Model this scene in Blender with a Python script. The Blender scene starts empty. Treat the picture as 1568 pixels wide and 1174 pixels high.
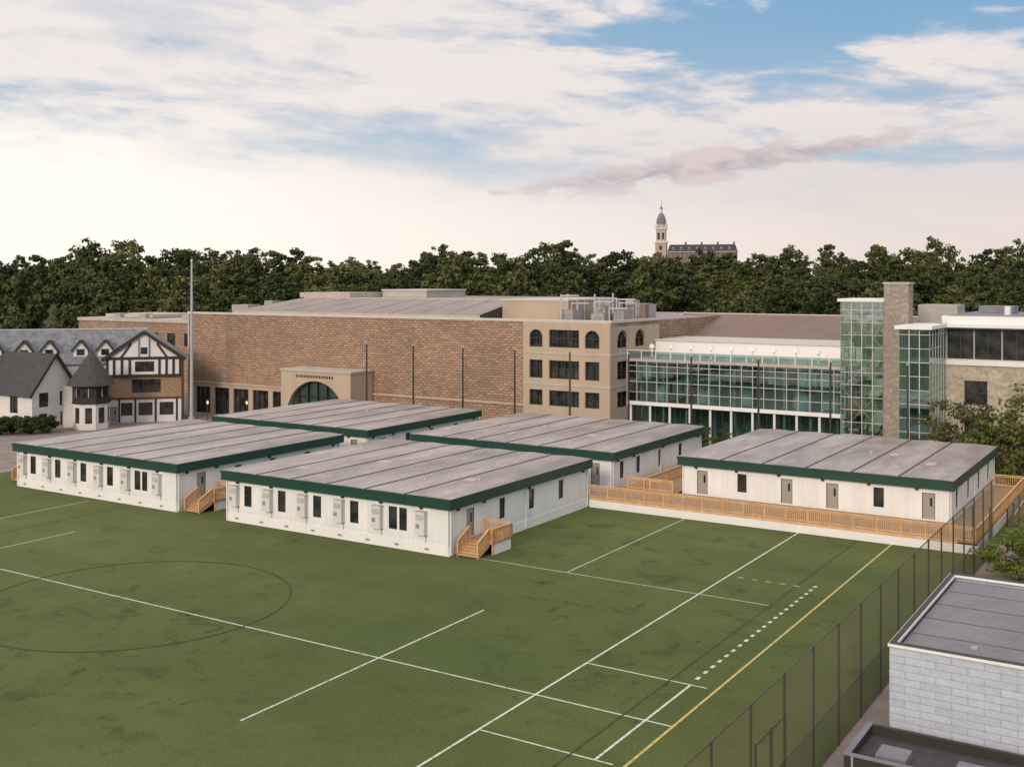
import bpy, math, random
import numpy as np
from mathutils import Vector
random.seed(7); np.random.seed(7)
# ------------------------------------------------------------------ site frame
# site axes: x = q (to the right / nearer), y = p (away / right); world = Rz(TH)*(q,p)
SA, CA = 0.5346, 0.8451
TH = -math.atan2(SA, CA)
F, HC = 1685.0, 20.0
def W(q,p): return (SA*p+CA*q, CA*p-SA*q)
def q_on(p,u):
    r=(u-784)/F; Y=p/(SA*r+CA); return (CA*r-SA)*Y
def z_on(p,u,v):
    r=(u-784)/F; Y=p/(SA*r+CA); return HC-(v-430)*Y/F
scene=bpy.context.scene
# ------------------------------------------------------------------ materials
MATS={}
def newmat(name):
    m=bpy.data.materials.new(name); m.use_nodes=True
    nt=m.node_tree; b=nt.nodes['Principled BSDF']; return m,nt,b
def objco(nt):
    t=nt.nodes.new('ShaderNodeTexCoord'); return t.outputs['Object']
def noise(nt,vec,scale,detail=4,rough=0.55):
    n=nt.nodes.new('ShaderNodeTexNoise'); n.inputs['Scale'].default_value=scale
    n.inputs['Detail'].default_value=detail; n.inputs['Roughness'].default_value=rough
    nt.links.new(vec,n.inputs['Vector']); return n.outputs['Fac']
def ramp(nt,fac,stops):
    r=nt.nodes.new('ShaderNodeValToRGB'); e=r.color_ramp.elements
    while len(e)<len(stops): e.new(0.5)
    for i,(pos,c) in enumerate(stops):
        e[i].position=pos; e[i].color=(*c,1) if len(c)==3 else c
    nt.links.new(fac,r.inputs['Fac']); return r.outputs['Color']
def mixc(nt,fac,a,b,mode='MIX'):
    m=nt.nodes.new('ShaderNodeMix'); m.data_type='RGBA'; m.blend_type=mode
    for sock,val in ((m.inputs[0],fac),(m.inputs[6],a),(m.inputs[7],b)):
        if isinstance(val,bpy.types.NodeSocket): nt.links.new(val,sock)
        elif isinstance(val,(int,float)): sock.default_value=val
        else: sock.default_value=(*val,1)
    return m.outputs[2]
def M(nt,op,a,b=None,c=None,clamp=False):
    m=nt.nodes.new('ShaderNodeMath'); m.operation=op; m.use_clamp=clamp
    for i,v in enumerate((a,b,c)):
        if v is None: continue
        if isinstance(v,bpy.types.NodeSocket): nt.links.new(v,m.inputs[i])
        else: m.inputs[i].default_value=v
    return m.outputs[0]
def bump(nt,b,h,strength=0.3,dist=0.02):
    n=nt.nodes.new('ShaderNodeBump'); n.inputs['Strength'].default_value=strength
    n.inputs['Distance'].default_value=dist
    nt.links.new(h,n.inputs['Height']); nt.links.new(n.outputs[0],b.inputs['Normal'])
def mapv(nt,vec,sc=(1,1,1)):
    m=nt.nodes.new('ShaderNodeMapping'); m.inputs['Scale'].default_value=sc
    nt.links.new(vec,m.inputs['Vector']); return m.outputs[0]
def simple(name,col,rough=0.7,var=0.15,scale=0.6,metal=0,streak=False,fine=8):
    if name in MATS: return MATS[name]
    m,nt,b=newmat(name); v=objco(nt)
    v2=mapv(nt,v,(1,1,0.15)) if streak else v
    n=noise(nt,v2,scale,5,0.6); n2=noise(nt,v,scale*fine,2,0.6)
    f=M(nt,'ADD',M(nt,'MULTIPLY',n,0.7),M(nt,'MULTIPLY',n2,0.3))
    lo=tuple(c*(1-var) for c in col); hi=tuple(min(1,c*(1+var)) for c in col)
    nt.links.new(ramp(nt,f,[(0.3,lo),(0.7,hi)]),b.inputs['Base Color'])
    b.inputs['Roughness'].default_value=rough; b.inputs['Metallic'].default_value=metal
    MATS[name]=m; return m
def wallvec(nt):
    v=objco(nt); s=nt.nodes.new('ShaderNodeSeparateXYZ'); nt.links.new(v,s.inputs[0])
    c=nt.nodes.new('ShaderNodeCombineXYZ')
    nt.links.new(M(nt,'ADD',s.outputs[0],s.outputs[1]),c.inputs[0]); nt.links.new(s.outputs[2],c.inputs[1])
    return c.outputs[0],v
def brick(name,c1,c2,mortar,w,h,ms,off=0.5,bs=0.4,mott=1.0,warp=0.0,big=0.12):
    m,nt,b=newmat(name); wv,v=wallvec(nt)
    if warp:
        nn=nt.nodes.new('ShaderNodeTexNoise'); nn.inputs['Scale'].default_value=1.3; nn.inputs['Detail'].default_value=2
        nt.links.new(v,nn.inputs['Vector'])
        vm=nt.nodes.new('ShaderNodeVectorMath'); vm.operation='MULTIPLY_ADD'
        nt.links.new(nn.outputs['Color'],vm.inputs[0]); vm.inputs[1].default_value=(warp,warp*0.6,0); nt.links.new(wv,vm.inputs[2]); wv=vm.outputs[0]
    t=nt.nodes.new('ShaderNodeTexBrick'); t.offset=off
    t.inputs['Color1'].default_value=(*c1,1); t.inputs['Color2'].default_value=(*c2,1)
    t.inputs['Mortar'].default_value=(*mortar,1); t.inputs['Scale'].default_value=1
    t.inputs['Brick Width'].default_value=w; t.inputs['Row Height'].default_value=h
    t.inputs['Mortar Size'].default_value=ms; t.inputs['Mortar Smooth'].default_value=0.3
    nt.links.new(wv,t.inputs['Vector'])
    n=noise(nt,v,big,5,0.65); a=0.16*mott
    col=mixc(nt,1.0,t.outputs['Color'],ramp(nt,n,[(0.3,(1-a,1-a,1-a)),(0.7,(1+a,1+a,1+a))]),'MULTIPLY')
    n3=noise(nt,v,3.0,2,0.6); a=0.18*mott
    col=mixc(nt,1.0,col,ramp(nt,n3,[(0.35,(1-a,1-a,1-a)),(0.65,(1+a,1+a,1+a))]),'MULTIPLY')
    nt.links.new(col,b.inputs['Base Color']); b.inputs['Roughness'].default_value=0.85
    MATS[name]=m; return m
BRICK=brick('fieldhouse_brick',(0.40,0.265,0.185),(0.265,0.175,0.125),(0.14,0.095,0.07),0.95,0.36,0.06,warp=0.35)
BRICK2=brick('orange_brick',(0.36,0.22,0.12),(0.28,0.17,0.10),(0.25,0.2,0.15),0.5,0.2,0.03)
BRICK3=brick('red_brick_far',(0.16,0.10,0.09),(0.13,0.085,0.08),(0.15,0.12,0.11),0.8,0.3,0.03)
STONE=brick('ashlar_stone',(0.46,0.40,0.31),(0.33,0.29,0.235),(0.38,0.34,0.29),0.9,0.4,0.03)
PIERST=brick('pier_stone',(0.34,0.29,0.24),(0.23,0.20,0.175),(0.26,0.23,0.205),0.7,0.35,0.04)
BLOCK=brick('painted_block',(0.47,0.52,0.61),(0.41,0.455,0.545),(0.29,0.32,0.38),1.3,0.32,0.02,mott=0.35)
CONC=simple('beige_concrete',(0.41,0.33,0.25),0.85,0.14,0.5,streak=True)
CONC2=simple('light_concrete',(0.42,0.38,0.34),0.85,0.15,0.5)
COPING=simple('metal_coping',(0.50,0.48,0.46),0.5,0.08)
GREEN=simple('green_fascia_paint',(0.006,0.046,0.034),0.45,0.2,0.8)
WHITE=simple('white_painted_trim',(0.72,0.72,0.73),0.6,0.05)
STUCCO=simple('white_stucco',(0.62,0.60,0.59),0.85,0.08)
DARKT=simple('dark_timber',(0.026,0.02,0.018),0.7,0.3)
DARKM=simple('dark_metal',(0.03,0.027,0.023),0.5,0.2)
FENCEM=simple('fence_post_metal',(0.05,0.042,0.03),0.5,0.2)
POLEM=simple('galvanised_pole',(0.42,0.43,0.45),0.4,0.1,metal=0.3)
ACM=simple('ac_casing',(0.58,0.58,0.58),0.5,0.06)
ACG=simple('ac_grille',(0.24,0.24,0.24),0.6,0.1)
DOORM=simple('door_grey',(0.30,0.28,0.25),0.5,0.08)
SLATE=simple('slate_roof',(0.15,0.165,0.19),0.7,0.5,1.2)
SHING=simple('dark_shingle',(0.045,0.045,0.05),0.8,0.4,1.5)
BROOF=simple('brown_roof',(0.18,0.13,0.115),0.85,0.15,0.4)
PINKROOF=simple('membrane_roof',(0.27,0.23,0.23),0.8,0.2,0.25)
GREYROOF=simple('grey_roof',(0.18,0.185,0.215),0.8,0.22,0.3)
HVAC=simple('hvac_metal',(0.34,0.33,0.32),0.5,0.2,1.0,metal=0.2)
PAVE=simple('paving',(0.21,0.18,0.16),0.9,0.25,0.4)
REDD=simple('dark_red_paint',(0.10,0.02,0.02),0.6,0.2)
DECKW=simple('weathered_deck_boards',(0.30,0.20,0.12),0.8,0.2,1.5)
def m_siding():
    m,nt,b=newmat('white_siding'); wv,v=wallvec(nt)
    s=nt.nodes.new('ShaderNodeSeparateXYZ'); nt.links.new(wv,s.inputs[0])
    fr=M(nt,'FRACT',M(nt,'MULTIPLY',s.outputs[0],1/1.22))
    g=M(nt,'LESS_THAN',fr,0.018)
    n=noise(nt,mapv(nt,v,(1,1,0.25)),0.9,5,0.6)
    base=ramp(nt,n,[(0.3,(0.65,0.66,0.675)),(0.65,(0.76,0.765,0.77))])
    dirt=M(nt,'MULTIPLY',noise(nt,mapv(nt,v,(2,2,0.3)),2,4,0.6),M(nt,'SUBTRACT',1.3,s.outputs[1],clamp=True))
    base=mixc(nt,M(nt,'MULTIPLY',dirt,0.5),base,(0.35,0.36,0.33))
    nt.links.new(mixc(nt,M(nt,'MULTIPLY',g,0.45),base,(0.3,0.3,0.3)),b.inputs['Base Color'])
    b.inputs['Roughness'].default_value=0.6; return m
SIDING=m_siding()
def m_roof():
    m,nt,b=newmat('module_roof'); v=objco(nt)
    n=noise(nt,mapv(nt,v,(1,0.25,1)),0.6,7,0.65); n2=noise(nt,v,5,3,0.6); n3=noise(nt,v,0.12,3,0.5)
    c=ramp(nt,n,[(0.25,(0.19,0.165,0.16)),(0.5,(0.295,0.26,0.255)),(0.72,(0.42,0.385,0.38))])
    c=mixc(nt,1,c,ramp(nt,n2,[(0.3,(0.82,0.81,0.80)),(0.7,(1.12,1.12,1.12))]),'MULTIPLY')
    c=mixc(nt,1,c,ramp(nt,n3,[(0.35,(0.80,0.78,0.78)),(0.65,(1.18,1.18,1.18))]),'MULTIPLY')
    nt.links.new(c,b.inputs['Base Color']); b.inputs['Roughness'].default_value=0.48
    bump(nt,b,n,0.35,0.06); return m
MROOF=m_roof()
def m_wood():
    m,nt,b=newmat('treated_pine'); v=objco(nt)
    n=noise(nt,v,1.7,4,0.6); n2=noise(nt,mapv(nt,v,(6,6,1)),4,3,0.6)
    c=ramp(nt,n,[(0.3,(0.54,0.31,0.15)),(0.7,(0.72,0.46,0.25))])
    c=mixc(nt,1,c,ramp(nt,n2,[(0.3,(0.8,0.78,0.75)),(0.7,(1.05,1.05,1.05))]),'MULTIPLY')
    nt.links.new(c,b.inputs['Base Color']); b.inputs['Roughness'].default_value=0.7; return m
WOOD=m_wood()
def m_turf():
    m,nt,b=newmat('artificial_turf'); v=objco(nt)
    big=noise(nt,v,0.03,4,0.5); mid=noise(nt,v,0.22,6,0.68); fine=noise(nt,v,9,3,0.7)
    s=nt.nodes.new('ShaderNodeSeparateXYZ'); nt.links.new(v,s.inputs[0])
    c=ramp(nt,big,[(0.3,(0.064,0.092,0.025)),(0.7,(0.104,0.127,0.040))])
    st=M(nt,'FRACT',M(nt,'MULTIPLY',s.outputs[1],1/9.2)); st=M(nt,'LESS_THAN',st,0.5)
    c=mixc(nt,M(nt,'MULTIPLY',st,0.10),c,(0.03,0.07,0.02))
    st2=M(nt,'FRACT',M(nt,'MULTIPLY',s.outputs[0],1/4.57)); st2=M(nt,'LESS_THAN',st2,0.03)
    c=mixc(nt,M(nt,'MULTIPLY',st2,0.18),c,(0.03,0.05,0.02))
    def scuff(scale,lo,hi,dist,off,sc=(1.0,1.3,1)):
        wn=nt.nodes.new('ShaderNodeTexNoise'); wn.inputs['Scale'].default_value=scale; wn.inputs['Detail'].default_value=6
        wn.inputs['Roughness'].default_value=0.6; wn.inputs['Distortion'].default_value=dist
        mp=nt.nodes.new('ShaderNodeMapping'); mp.inputs['Scale'].default_value=sc; mp.inputs['Location'].default_value=off
        nt.links.new(v,mp.inputs['Vector']); nt.links.new(mp.outputs[0],wn.inputs['Vector'])
        return ramp(nt,wn.outputs['Fac'],[(lo,(0,0,0)),(hi,(1,1,1))])
    patch=ramp(nt,noise(nt,v,0.045,3,0.5),[(0.42,(0.12,0.12,0.12)),(0.58,(1,1,1))])
    sc=mixc(nt,1,scuff(0.33,0.55,0.66,0.8,(0,0,0)),patch,'MULTIPLY')
    c=mixc(nt,M(nt,'MULTIPLY',sc,0.55),c,(0.028,0.042,0.014))
    sc2=mixc(nt,1,scuff(0.9,0.60,0.69,0.5,(9,4,0),(1.6,0.8,1)),patch,'MULTIPLY')
    c=mixc(nt,M(nt,'MULTIPLY',sc2,0.6),c,(0.022,0.034,0.012))
    c=mixc(nt,1,c,ramp(nt,mid,[(0.3,(0.84,0.86,0.84)),(0.7,(1.14,1.12,1.12))]),'MULTIPLY')
    c=mixc(nt,1,c,ramp(nt,fine,[(0.3,(0.68,0.68,0.68)),(0.7,(1.28,1.28,1.28))]),'MULTIPLY')
    nt.links.new(c,b.inputs['Base Color']); b.inputs['Roughness'].default_value=0.85
    b.inputs['Specular IOR Level'].default_value=0.2
    return m
TURF=m_turf()
def m_line(name,col):
    m,nt,b=newmat(name); v=objco(nt); n=noise(nt,v,3,5,0.7)
    lo=tuple(0.4*c+0.6*g for c,g in zip(col,(0.07,0.1,0.03)))
    nt.links.new(ramp(nt,n,[(0.34,lo),(0.52,col)]),b.inputs['Base Color'])
    b.inputs['Roughness'].default_value=0.9; return m
LW=m_line('line_white',(0.58,0.60,0.54)); LY=m_line('line_yellow',(0.50,0.41,0.14)); LD=m_line('line_dark',(0.024,0.038,0.018))
def m_ground():
    m,nt,b=newmat('ground_grass'); v=objco(nt)
    n=noise(nt,v,0.05,6,0.65)
    nt.links.new(ramp(nt,n,[(0.3,(0.03,0.045,0.018)),(0.7,(0.08,0.09,0.045))]),b.inputs['Base Color'])
    b.inputs['Roughness'].default_value=0.95; return m
GROUND=m_ground()
def m_glass(name,tint,trans,rough=0.03):
    m,nt,b=newmat(name); nt.nodes.remove(b)
    out=nt.nodes['Material Output']
    g=nt.nodes.new('ShaderNodeBsdfGlossy'); g.inputs['Roughness'].default_value=rough
    g.inputs['Color'].default_value=(*[min(1,0.30+t) for t in tint],1)
    v=objco(nt); n=noise(nt,v,0.6,1,0.5)
    bn=nt.nodes.new('ShaderNodeBump'); bn.inputs['Strength'].default_value=0.08; bn.inputs['Distance'].default_value=0.1
    nt.links.new(n,bn.inputs['Height']); nt.links.new(bn.outputs[0],g.inputs['Normal'])
    t=nt.nodes.new('ShaderNodeBsdfTransparent'); t.inputs['Color'].default_value=(*tint,1)
    fr=nt.nodes.new('ShaderNodeFresnel'); fr.inputs['IOR'].default_value=1.6
    mx=nt.nodes.new('ShaderNodeMixShader')
    nt.links.new(M(nt,'ADD',M(nt,'MULTIPLY',fr.outputs[0],0.9),1-trans,clamp=True),mx.inputs[0])
    nt.links.new(t.outputs[0],mx.inputs[1]); nt.links.new(g.outputs[0],mx.inputs[2])
    nt.links.new(mx.outputs[0],out.inputs['Surface']); return m
CURTAIN=m_glass('curtain_wall_glass',(0.42,0.64,0.62),0.82)
TOWERGL=m_glass('stair_tower_glass',(0.66,0.83,0.75),0.86)
def m_win():
    m,nt,b=newmat('dark_window_glass'); v=objco(nt)
    n=noise(nt,v,0.7,2,0.5)
    nt.links.new(ramp(nt,n,[(0.35,(0.012,0.014,0.017)),(0.7,(0.06,0.062,0.062))]),b.inputs['Base Color'])
    b.inputs['Roughness'].default_value=0.08; b.inputs['Specular IOR Level'].default_value=0.5
    return m
WIN=m_win()
GRWIN=simple('green_entry_glass',(0.03,0.065,0.055),0.12,0.4)
INTER=simple('interior_wall',(0.22,0.24,0.22),0.9,0.7,0.35)
TREAD=simple('interior_slab',(0.55,0.55,0.5),0.8,0.1)
def m_mesh(name,cell,wfrac,col):
    m,nt,b=newmat(name); v=objco(nt); out=nt.nodes['Material Output']
    s=nt.nodes.new('ShaderNodeSeparateXYZ'); nt.links.new(v,s.inputs[0])
    h=M(nt,'ADD',s.outputs[0],s.outputs[1])
    a=M(nt,'LESS_THAN',M(nt,'FRACT',M(nt,'MULTIPLY',M(nt,'ADD',h,s.outputs[2]),1/cell)),wfrac)
    c=M(nt,'LESS_THAN',M(nt,'FRACT',M(nt,'MULTIPLY',M(nt,'SUBTRACT',h,s.outputs[2]),1/cell)),wfrac)
    f=M(nt,'MAXIMUM',a,c)
    t=nt.nodes.new('ShaderNodeBsdfTransparent'); mx=nt.nodes.new('ShaderNodeMixShader')
    b.inputs['Base Color'].default_value=(*col,1); b.inputs['Roughness'].default_value=0.6
    nt.links.new(f,mx.inputs[0]); nt.links.new(t.outputs[0],mx.inputs[1]); nt.links.new(b.outputs[0],mx.inputs[2])
    nt.links.new(mx.outputs[0],out.inputs['Surface']); return m
CHAIN=m_mesh('chain_link',0.075,0.17,(0.19,0.15,0.085))
CHAIN2=m_mesh('chain_link_dense',0.05,0.27,(0.10,0.085,0.055))
def m_leaf(name,dark,light,sc=0.5,far=False):
    m,nt,b=newmat(name); v=objco(nt)
    n=noise(nt,v,sc,2,0.6)
    if far:
        at=nt.nodes.new('ShaderNodeAttribute'); at.attribute_name='tone'; rnd_=at.outputs['Fac']
    else:
        oi=nt.nodes.new('ShaderNodeObjectInfo'); rnd_=oi.outputs['Random']
    f=M(nt,'ADD',M(nt,'MULTIPLY',n,0.7),M(nt,'MULTIPLY',rnd_,0.36))
    col=ramp(nt,f,[(0.32,dark),(0.80,light)])
    nt.links.new(col,b.inputs['Base Color']); b.inputs['Roughness'].default_value=0.7
    b.inputs['Specular IOR Level'].default_value=0.15
    if not far:
        tr=nt.nodes.new('ShaderNodeBsdfTranslucent'); nt.links.new(col,tr.inputs['Color'])
        mx=nt.nodes.new('ShaderNodeMixShader'); mx.inputs[0].default_value=0.25
        nt.links.new(b.outputs[0],mx.inputs[1]); nt.links.new(tr.outputs[0],mx.inputs[2])
        nt.links.new(mx.outputs[0],nt.nodes['Material Output'].inputs['Surface'])
    return m
LEAFF=m_leaf('woodland_foliage',(0.022,0.034,0.013),(0.115,0.130,0.042),0.25,True)
LEAF=m_leaf('foliage_dark',(0.030,0.044,0.016),(0.10,0.12,0.042),0.5)
LEAF2=m_leaf('foliage_light',(0.06,0.10,0.02),(0.17,0.21,0.05),0.7)
LEAF3=m_leaf('foliage_olive',(0.065,0.072,0.03),(0.17,0.165,0.075),0.7)
BARK=simple('bark',(0.07,0.055,0.045),0.9,0.3,3)
def m_lamp():
    m,nt,b=newmat('lit_lantern_glass'); b.inputs['Base Color'].default_value=(0.8,0.75,0.6,1)
    b.inputs['Emission Color'].default_value=(1,0.8,0.5,1); b.inputs['Emission Strength'].default_value=0.5; return m
LAMP=m_lamp()
# ------------------------------------------------------------------ geometry builder
class G:
    def __init__(s,name,q=0,p=0,z=0,rot=TH,world=None):
        s.name=name; s.parts={}
        s.e=bpy.data.objects.new(name,None); scene.collection.objects.link(s.e)
        X,Y=W(q,p) if world is None else world
        s.e.location=(X,Y,z); s.e.rotation_euler=(0,0,rot); s.e.empty_display_size=0.5
        s.o=(0,0,0)
    def absolute(s,q,p,z=0): s.o=(q,p,z); return s
    def add(s,part,mat,vs,fs):
        d=s.parts.setdefault(part,[mat,[],[]]); b=len(d[1])
        d[1].extend([(v[0]-s.o[0],v[1]-s.o[1],v[2]-s.o[2]) for v in vs])
        d[2].extend([tuple(i+b for i in f) for f in fs])
    def box(s,part,mat,x0,x1,y0,y1,z0,z1):
        vs=[(x0,y0,z0),(x1,y0,z0),(x1,y1,z0),(x0,y1,z0),(x0,y0,z1),(x1,y0,z1),(x1,y1,z1),(x0,y1,z1)]
        s.add(part,mat,vs,[(0,3,2,1),(4,5,6,7),(0,1,5,4),(1,2,6,5),(2,3,7,6),(3,0,4,7)])
    def beam(s,part,mat,a,b,w,h=None):
        h=h or w; a=Vector(a); b=Vector(b); d=(b-a).normalized()
        up=Vector((0,0,1)) if abs(d.z)<0.95 else Vector((0,1,0))
        r=d.cross(up).normalized()*w/2; u=r.cross(d).normalized()*h/2
        vs=[a-r-u,a+r-u,a+r+u,a-r+u,b-r-u,b+r-u,b+r+u,b-r+u]
        s.add(part,mat,[tuple(v) for v in vs],[(0,3,2,1),(4,5,6,7),(0,1,5,4),(1,2,6,5),(2,3,7,6),(3,0,4,7)])
    def cyl(s,part,mat,x,y,z0,z1,r0,r1=None,n=10,rotn=0):
        r1=r0 if r1 is None else r1
        vs=[];fs=[]
        for k in range(n):
            a=2*math.pi*(k+rotn)/n; vs.append((x+r0*math.cos(a),y+r0*math.sin(a),z0))
        for k in range(n):
            a=2*math.pi*(k+rotn)/n; vs.append((x+r1*math.cos(a),y+r1*math.sin(a),z1))
        for k in range(n): fs.append((k,(k+1)%n,n+(k+1)%n,n+k))
        fs.append(tuple(range(n,2*n))); fs.append(tuple(range(n))[::-1])
        s.add(part,mat,vs,fs)
    def wbox(s,part,mat,o,d,n,u0,u1,z0,z1,a,b):
        def P(u,z,t): return (o[0]+d[0]*u-n[0]*t,o[1]+d[1]*u-n[1]*t,z)
        vs=[P(u0,z0,a),P(u1,z0,a),P(u1,z0,b),P(u0,z0,b),P(u0,z1,a),P(u1,z1,a),P(u1,z1,b),P(u0,z1,b)]
        s.add(part,mat,vs,[(0,3,2,1),(4,5,6,7),(0,1,5,4),(1,2,6,5),(2,3,7,6),(3,0,4,7)])
    def wall(s,part,mat,o,d,n,L,z0,z1,holes=(),rev=0.15,fmat=None,gmat=None,fw=0.06):
        fmat=fmat or DARKM; gmat=gmat or WIN
        def P(u,z,t=0): return (o[0]+d[0]*u-n[0]*t,o[1]+d[1]*u-n[1]*t,z)
        us=sorted(set([0,L]+[h[0] for h in holes]+[h[1] for h in holes]))
        zs=sorted(set([z0,z1]+[h[2] for h in holes]+[h[3] for h in holes]))
        for i in range(len(us)-1):
            for j in range(len(zs)-1):
                cu=(us[i]+us[i+1])/2; cz=(zs[j]+zs[j+1])/2
                if any(h[0]<cu<h[1] and h[2]<cz<h[3] for h in holes): continue
                s.add(part,mat,[P(us[i],zs[j]),P(us[i+1],zs[j]),P(us[i+1],zs[j+1]),P(us[i],zs[j+1])],[(0,1,2,3)])
        for h in holes:
            a,b,c,e=h[:4]; kind=h[4] if len(h)>4 else 'win'; nv=h[5] if len(h)>5 else 0; nh=h[6] if len(h)>6 else 0
            r=rev
            s.add(part,mat,[P(a,c),P(a,c,r),P(a,e,r),P(a,e)],[(0,1,2,3)])
            s.add(part,mat,[P(b,c),P(b,c,r),P(b,e,r),P(b,e)],[(0,1,2,3)])
            s.add(part,mat,[P(a,c),P(b,c),P(b,c,r),P(a,c,r)],[(0,1,2,3)])
            s.add(part,mat,[P(a,e),P(b,e),P(b,e,r),P(a,e,r)],[(0,1,2,3)])
            if kind=='door':
                s.add('doors',DOORM,[P(a,c,r*0.7),P(b,c,r*0.7),P(b,e,r*0.7),P(a,e,r*0.7)],[(0,1,2,3)])
                s.wbox('door_frames',DARKM,o,d,n,a,a+0.05,c,e,r*0.3,r*0.66); s.wbox('door_frames',DARKM,o,d,n,b-0.05,b,c,e,r*0.3,r*0.66)
                s.wbox('door_frames',DARKM,o,d,n,a+0.05,b-0.05,e-0.05,e,r*0.3,r*0.66)
                w=b-a
                s.wbox('door_glass',WIN,o,d,n,a+w*0.6,a+w*0.78,c+(e-c)*0.5,c+(e-c)*0.82,r*0.5,r*0.68)
                s.wbox('door_handles',POLEM,o,d,n,a+w*0.12,a+w*0.2,c+0.95,c+1.1,r*0.35,r*0.68)
                continue
            s.add('window_glass_'+gmat.name,gmat,[P(a,c,r),P(b,c,r),P(b,e,r),P(a,e,r)],[(0,1,2,3)])
            s.wbox('window_frames',fmat,o,d,n,a,a+fw,c,e,r*0.5,r-0.01); s.wbox('window_frames',fmat,o,d,n,b-fw,b,c,e,r*0.5,r-0.01)
            s.wbox('window_frames',fmat,o,d,n,a+fw,b-fw,c,c+fw,r*0.5,r-0.01); s.wbox('window_frames',fmat,o,d,n,a+fw,b-fw,e-fw,e,r*0.5,r-0.01)
            for k in range(nv):
                x=a+(b-a)*(k+1)/(nv+1); s.wbox('window_mullions',fmat,o,d,n,x-fw/2,x+fw/2,c+fw,e-fw,r*0.55,r-0.012)
            for k in range(nh):
                x=c+(e-c)*(k+1)/(nh+1); s.wbox('window_transoms',fmat,o,d,n,a+fw,b-fw,x-fw/2,x+fw/2,r*0.6,r-0.014)
            if kind=='arch':
                w=(b-a)/2; hh=min(w,(e-c)*0.75); N=8
                for sgn in (0,1):
                    pts=[]
                    for k in range(N+1):
                        t=math.pi/2*k/N
                        uu=(a+w-w*math.cos(t)) if sgn==0 else (a+w+w*math.cos(t))
                        pts.append(P(uu,e-hh+hh*math.sin(t),-0.003))
                    corner=P(a if sgn==0 else b,e,-0.003)
                    for k in range(N): s.add(part,mat,[corner,pts[k],pts[k+1]],[(0,1,2)])
                    for k in range(N):
                        q0=pts[k];q1=pts[k+1]
                        s.add(part,mat,[q0,q1,(q1[0]-n[0]*r,q1[1]-n[1]*r,q1[2]),(q0[0]-n[0]*r,q0[1]-n[1]*r,q0[2])],[(0,1,2,3)])
    def rail(s,a,b,h=1.05,sp=1.8,bal=0.15,mat=None):
        mat=mat or WOOD; a=Vector(a); b=Vector(b); L=(b-a).length; n=max(1,round(L/sp))
        up=Vector((0,0,h))
        s.beam('top_rail',mat,a+up,b+up,0.14,0.06)
        s.beam('mid_rail',mat,a+up*0.88,b+up*0.88,0.04,0.09); s.beam('bottom_rail',mat,a+up*0.1,b+up*0.1,0.04,0.09)
        for k in range(n+1):
            c=a.lerp(b,k/n); s.beam('rail_posts',mat,c-Vector((0,0,0.15)),c+up*0.98,0.11)
        m=max(1,int(L/bal))
        for k in range(m):
            c=a.lerp(b,(k+0.5)/m); s.beam('balusters',mat,c+up*0.1,c+up*0.88,0.042)
    def done(s):
        for i,(pn,(mat,vs,fs)) in enumerate(s.parts.items()):
            me=bpy.data.meshes.new(pn); me.from_pydata(vs,[],fs); me.materials.append(mat); me.update()
            ob=bpy.data.objects.new(pn,me); ob.parent=s.e; scene.collection.objects.link(ob)
        return s.e
FR=((1,0),(0,-1))      # front facade: dir, normal (faces the camera)
RT=((0,1),(1,0))       # right facade
# ------------------------------------------------------------------ ground
def hill(Y):
    return float(np.interp(Y,[0,255,300,430,620,900,2000,9000],[0,0,3,14,21,21,20,18]))
def ground():
    ps=[-400,-100,0,60,100,114.6,114.9,130,160,200,240,280,320,360,400,440,480,540,600,700,800,1000,1500,2500,5000,9000]
    qs=[-9000,-4000,-2000,-1200,-800,-500,-400,-300,-250,-200,-150,-106.6,-106.3,-60,-10,30,80,150,250,400,600,900,1500,3000,9000]
    vs=[];fs=[]
    for p in ps:
        for q in qs:
            X,Y=W(q,p); base=-3.0 if (p>114.75 or q<-106.45) else 0.0
            h=hill(Y); z=base+(h if base<0 else 0)
            vs.append((q,p,z))
    nq=len(qs)
    for i in range(len(ps)-1):
        for j in range(nq-1): fs.append((i*nq+j,i*nq+j+1,(i+1)*nq+j+1,(i+1)*nq+j))
    me=bpy.data.meshes.new('ground'); me.from_pydata(vs,[],fs); me.materials.append(GROUND)
    ob=bpy.data.objects.new('ground',me); ob.rotation_euler=(0,0,TH); scene.collection.objects.link(ob)
ground()
def sheet(name,mat,q0,q1,p0,p1,z):
    me=bpy.data.meshes.new(name); me.from_pydata([(q0,p0,z),(q1,p0,z),(q1,p1,z),(q0,p1,z)],[],[(0,1,2,3)]); me.materials.append(mat)
    ob=bpy.data.objects.new(name,me); ob.rotation_euler=(0,0,TH); scene.collection.objects.link(ob); return ob
sheet('turf_field',TURF,-106,-13.6,-60,114,0.006)
sheet('paved_path',PAVE,-13.5,60,-60,114.3,0.006)
sheet('campus_plaza',PAVE,-240,60,115.2,200,-2.99)
sheet('house_yard',PAVE,-240,-107,40,115,-2.985)
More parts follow.
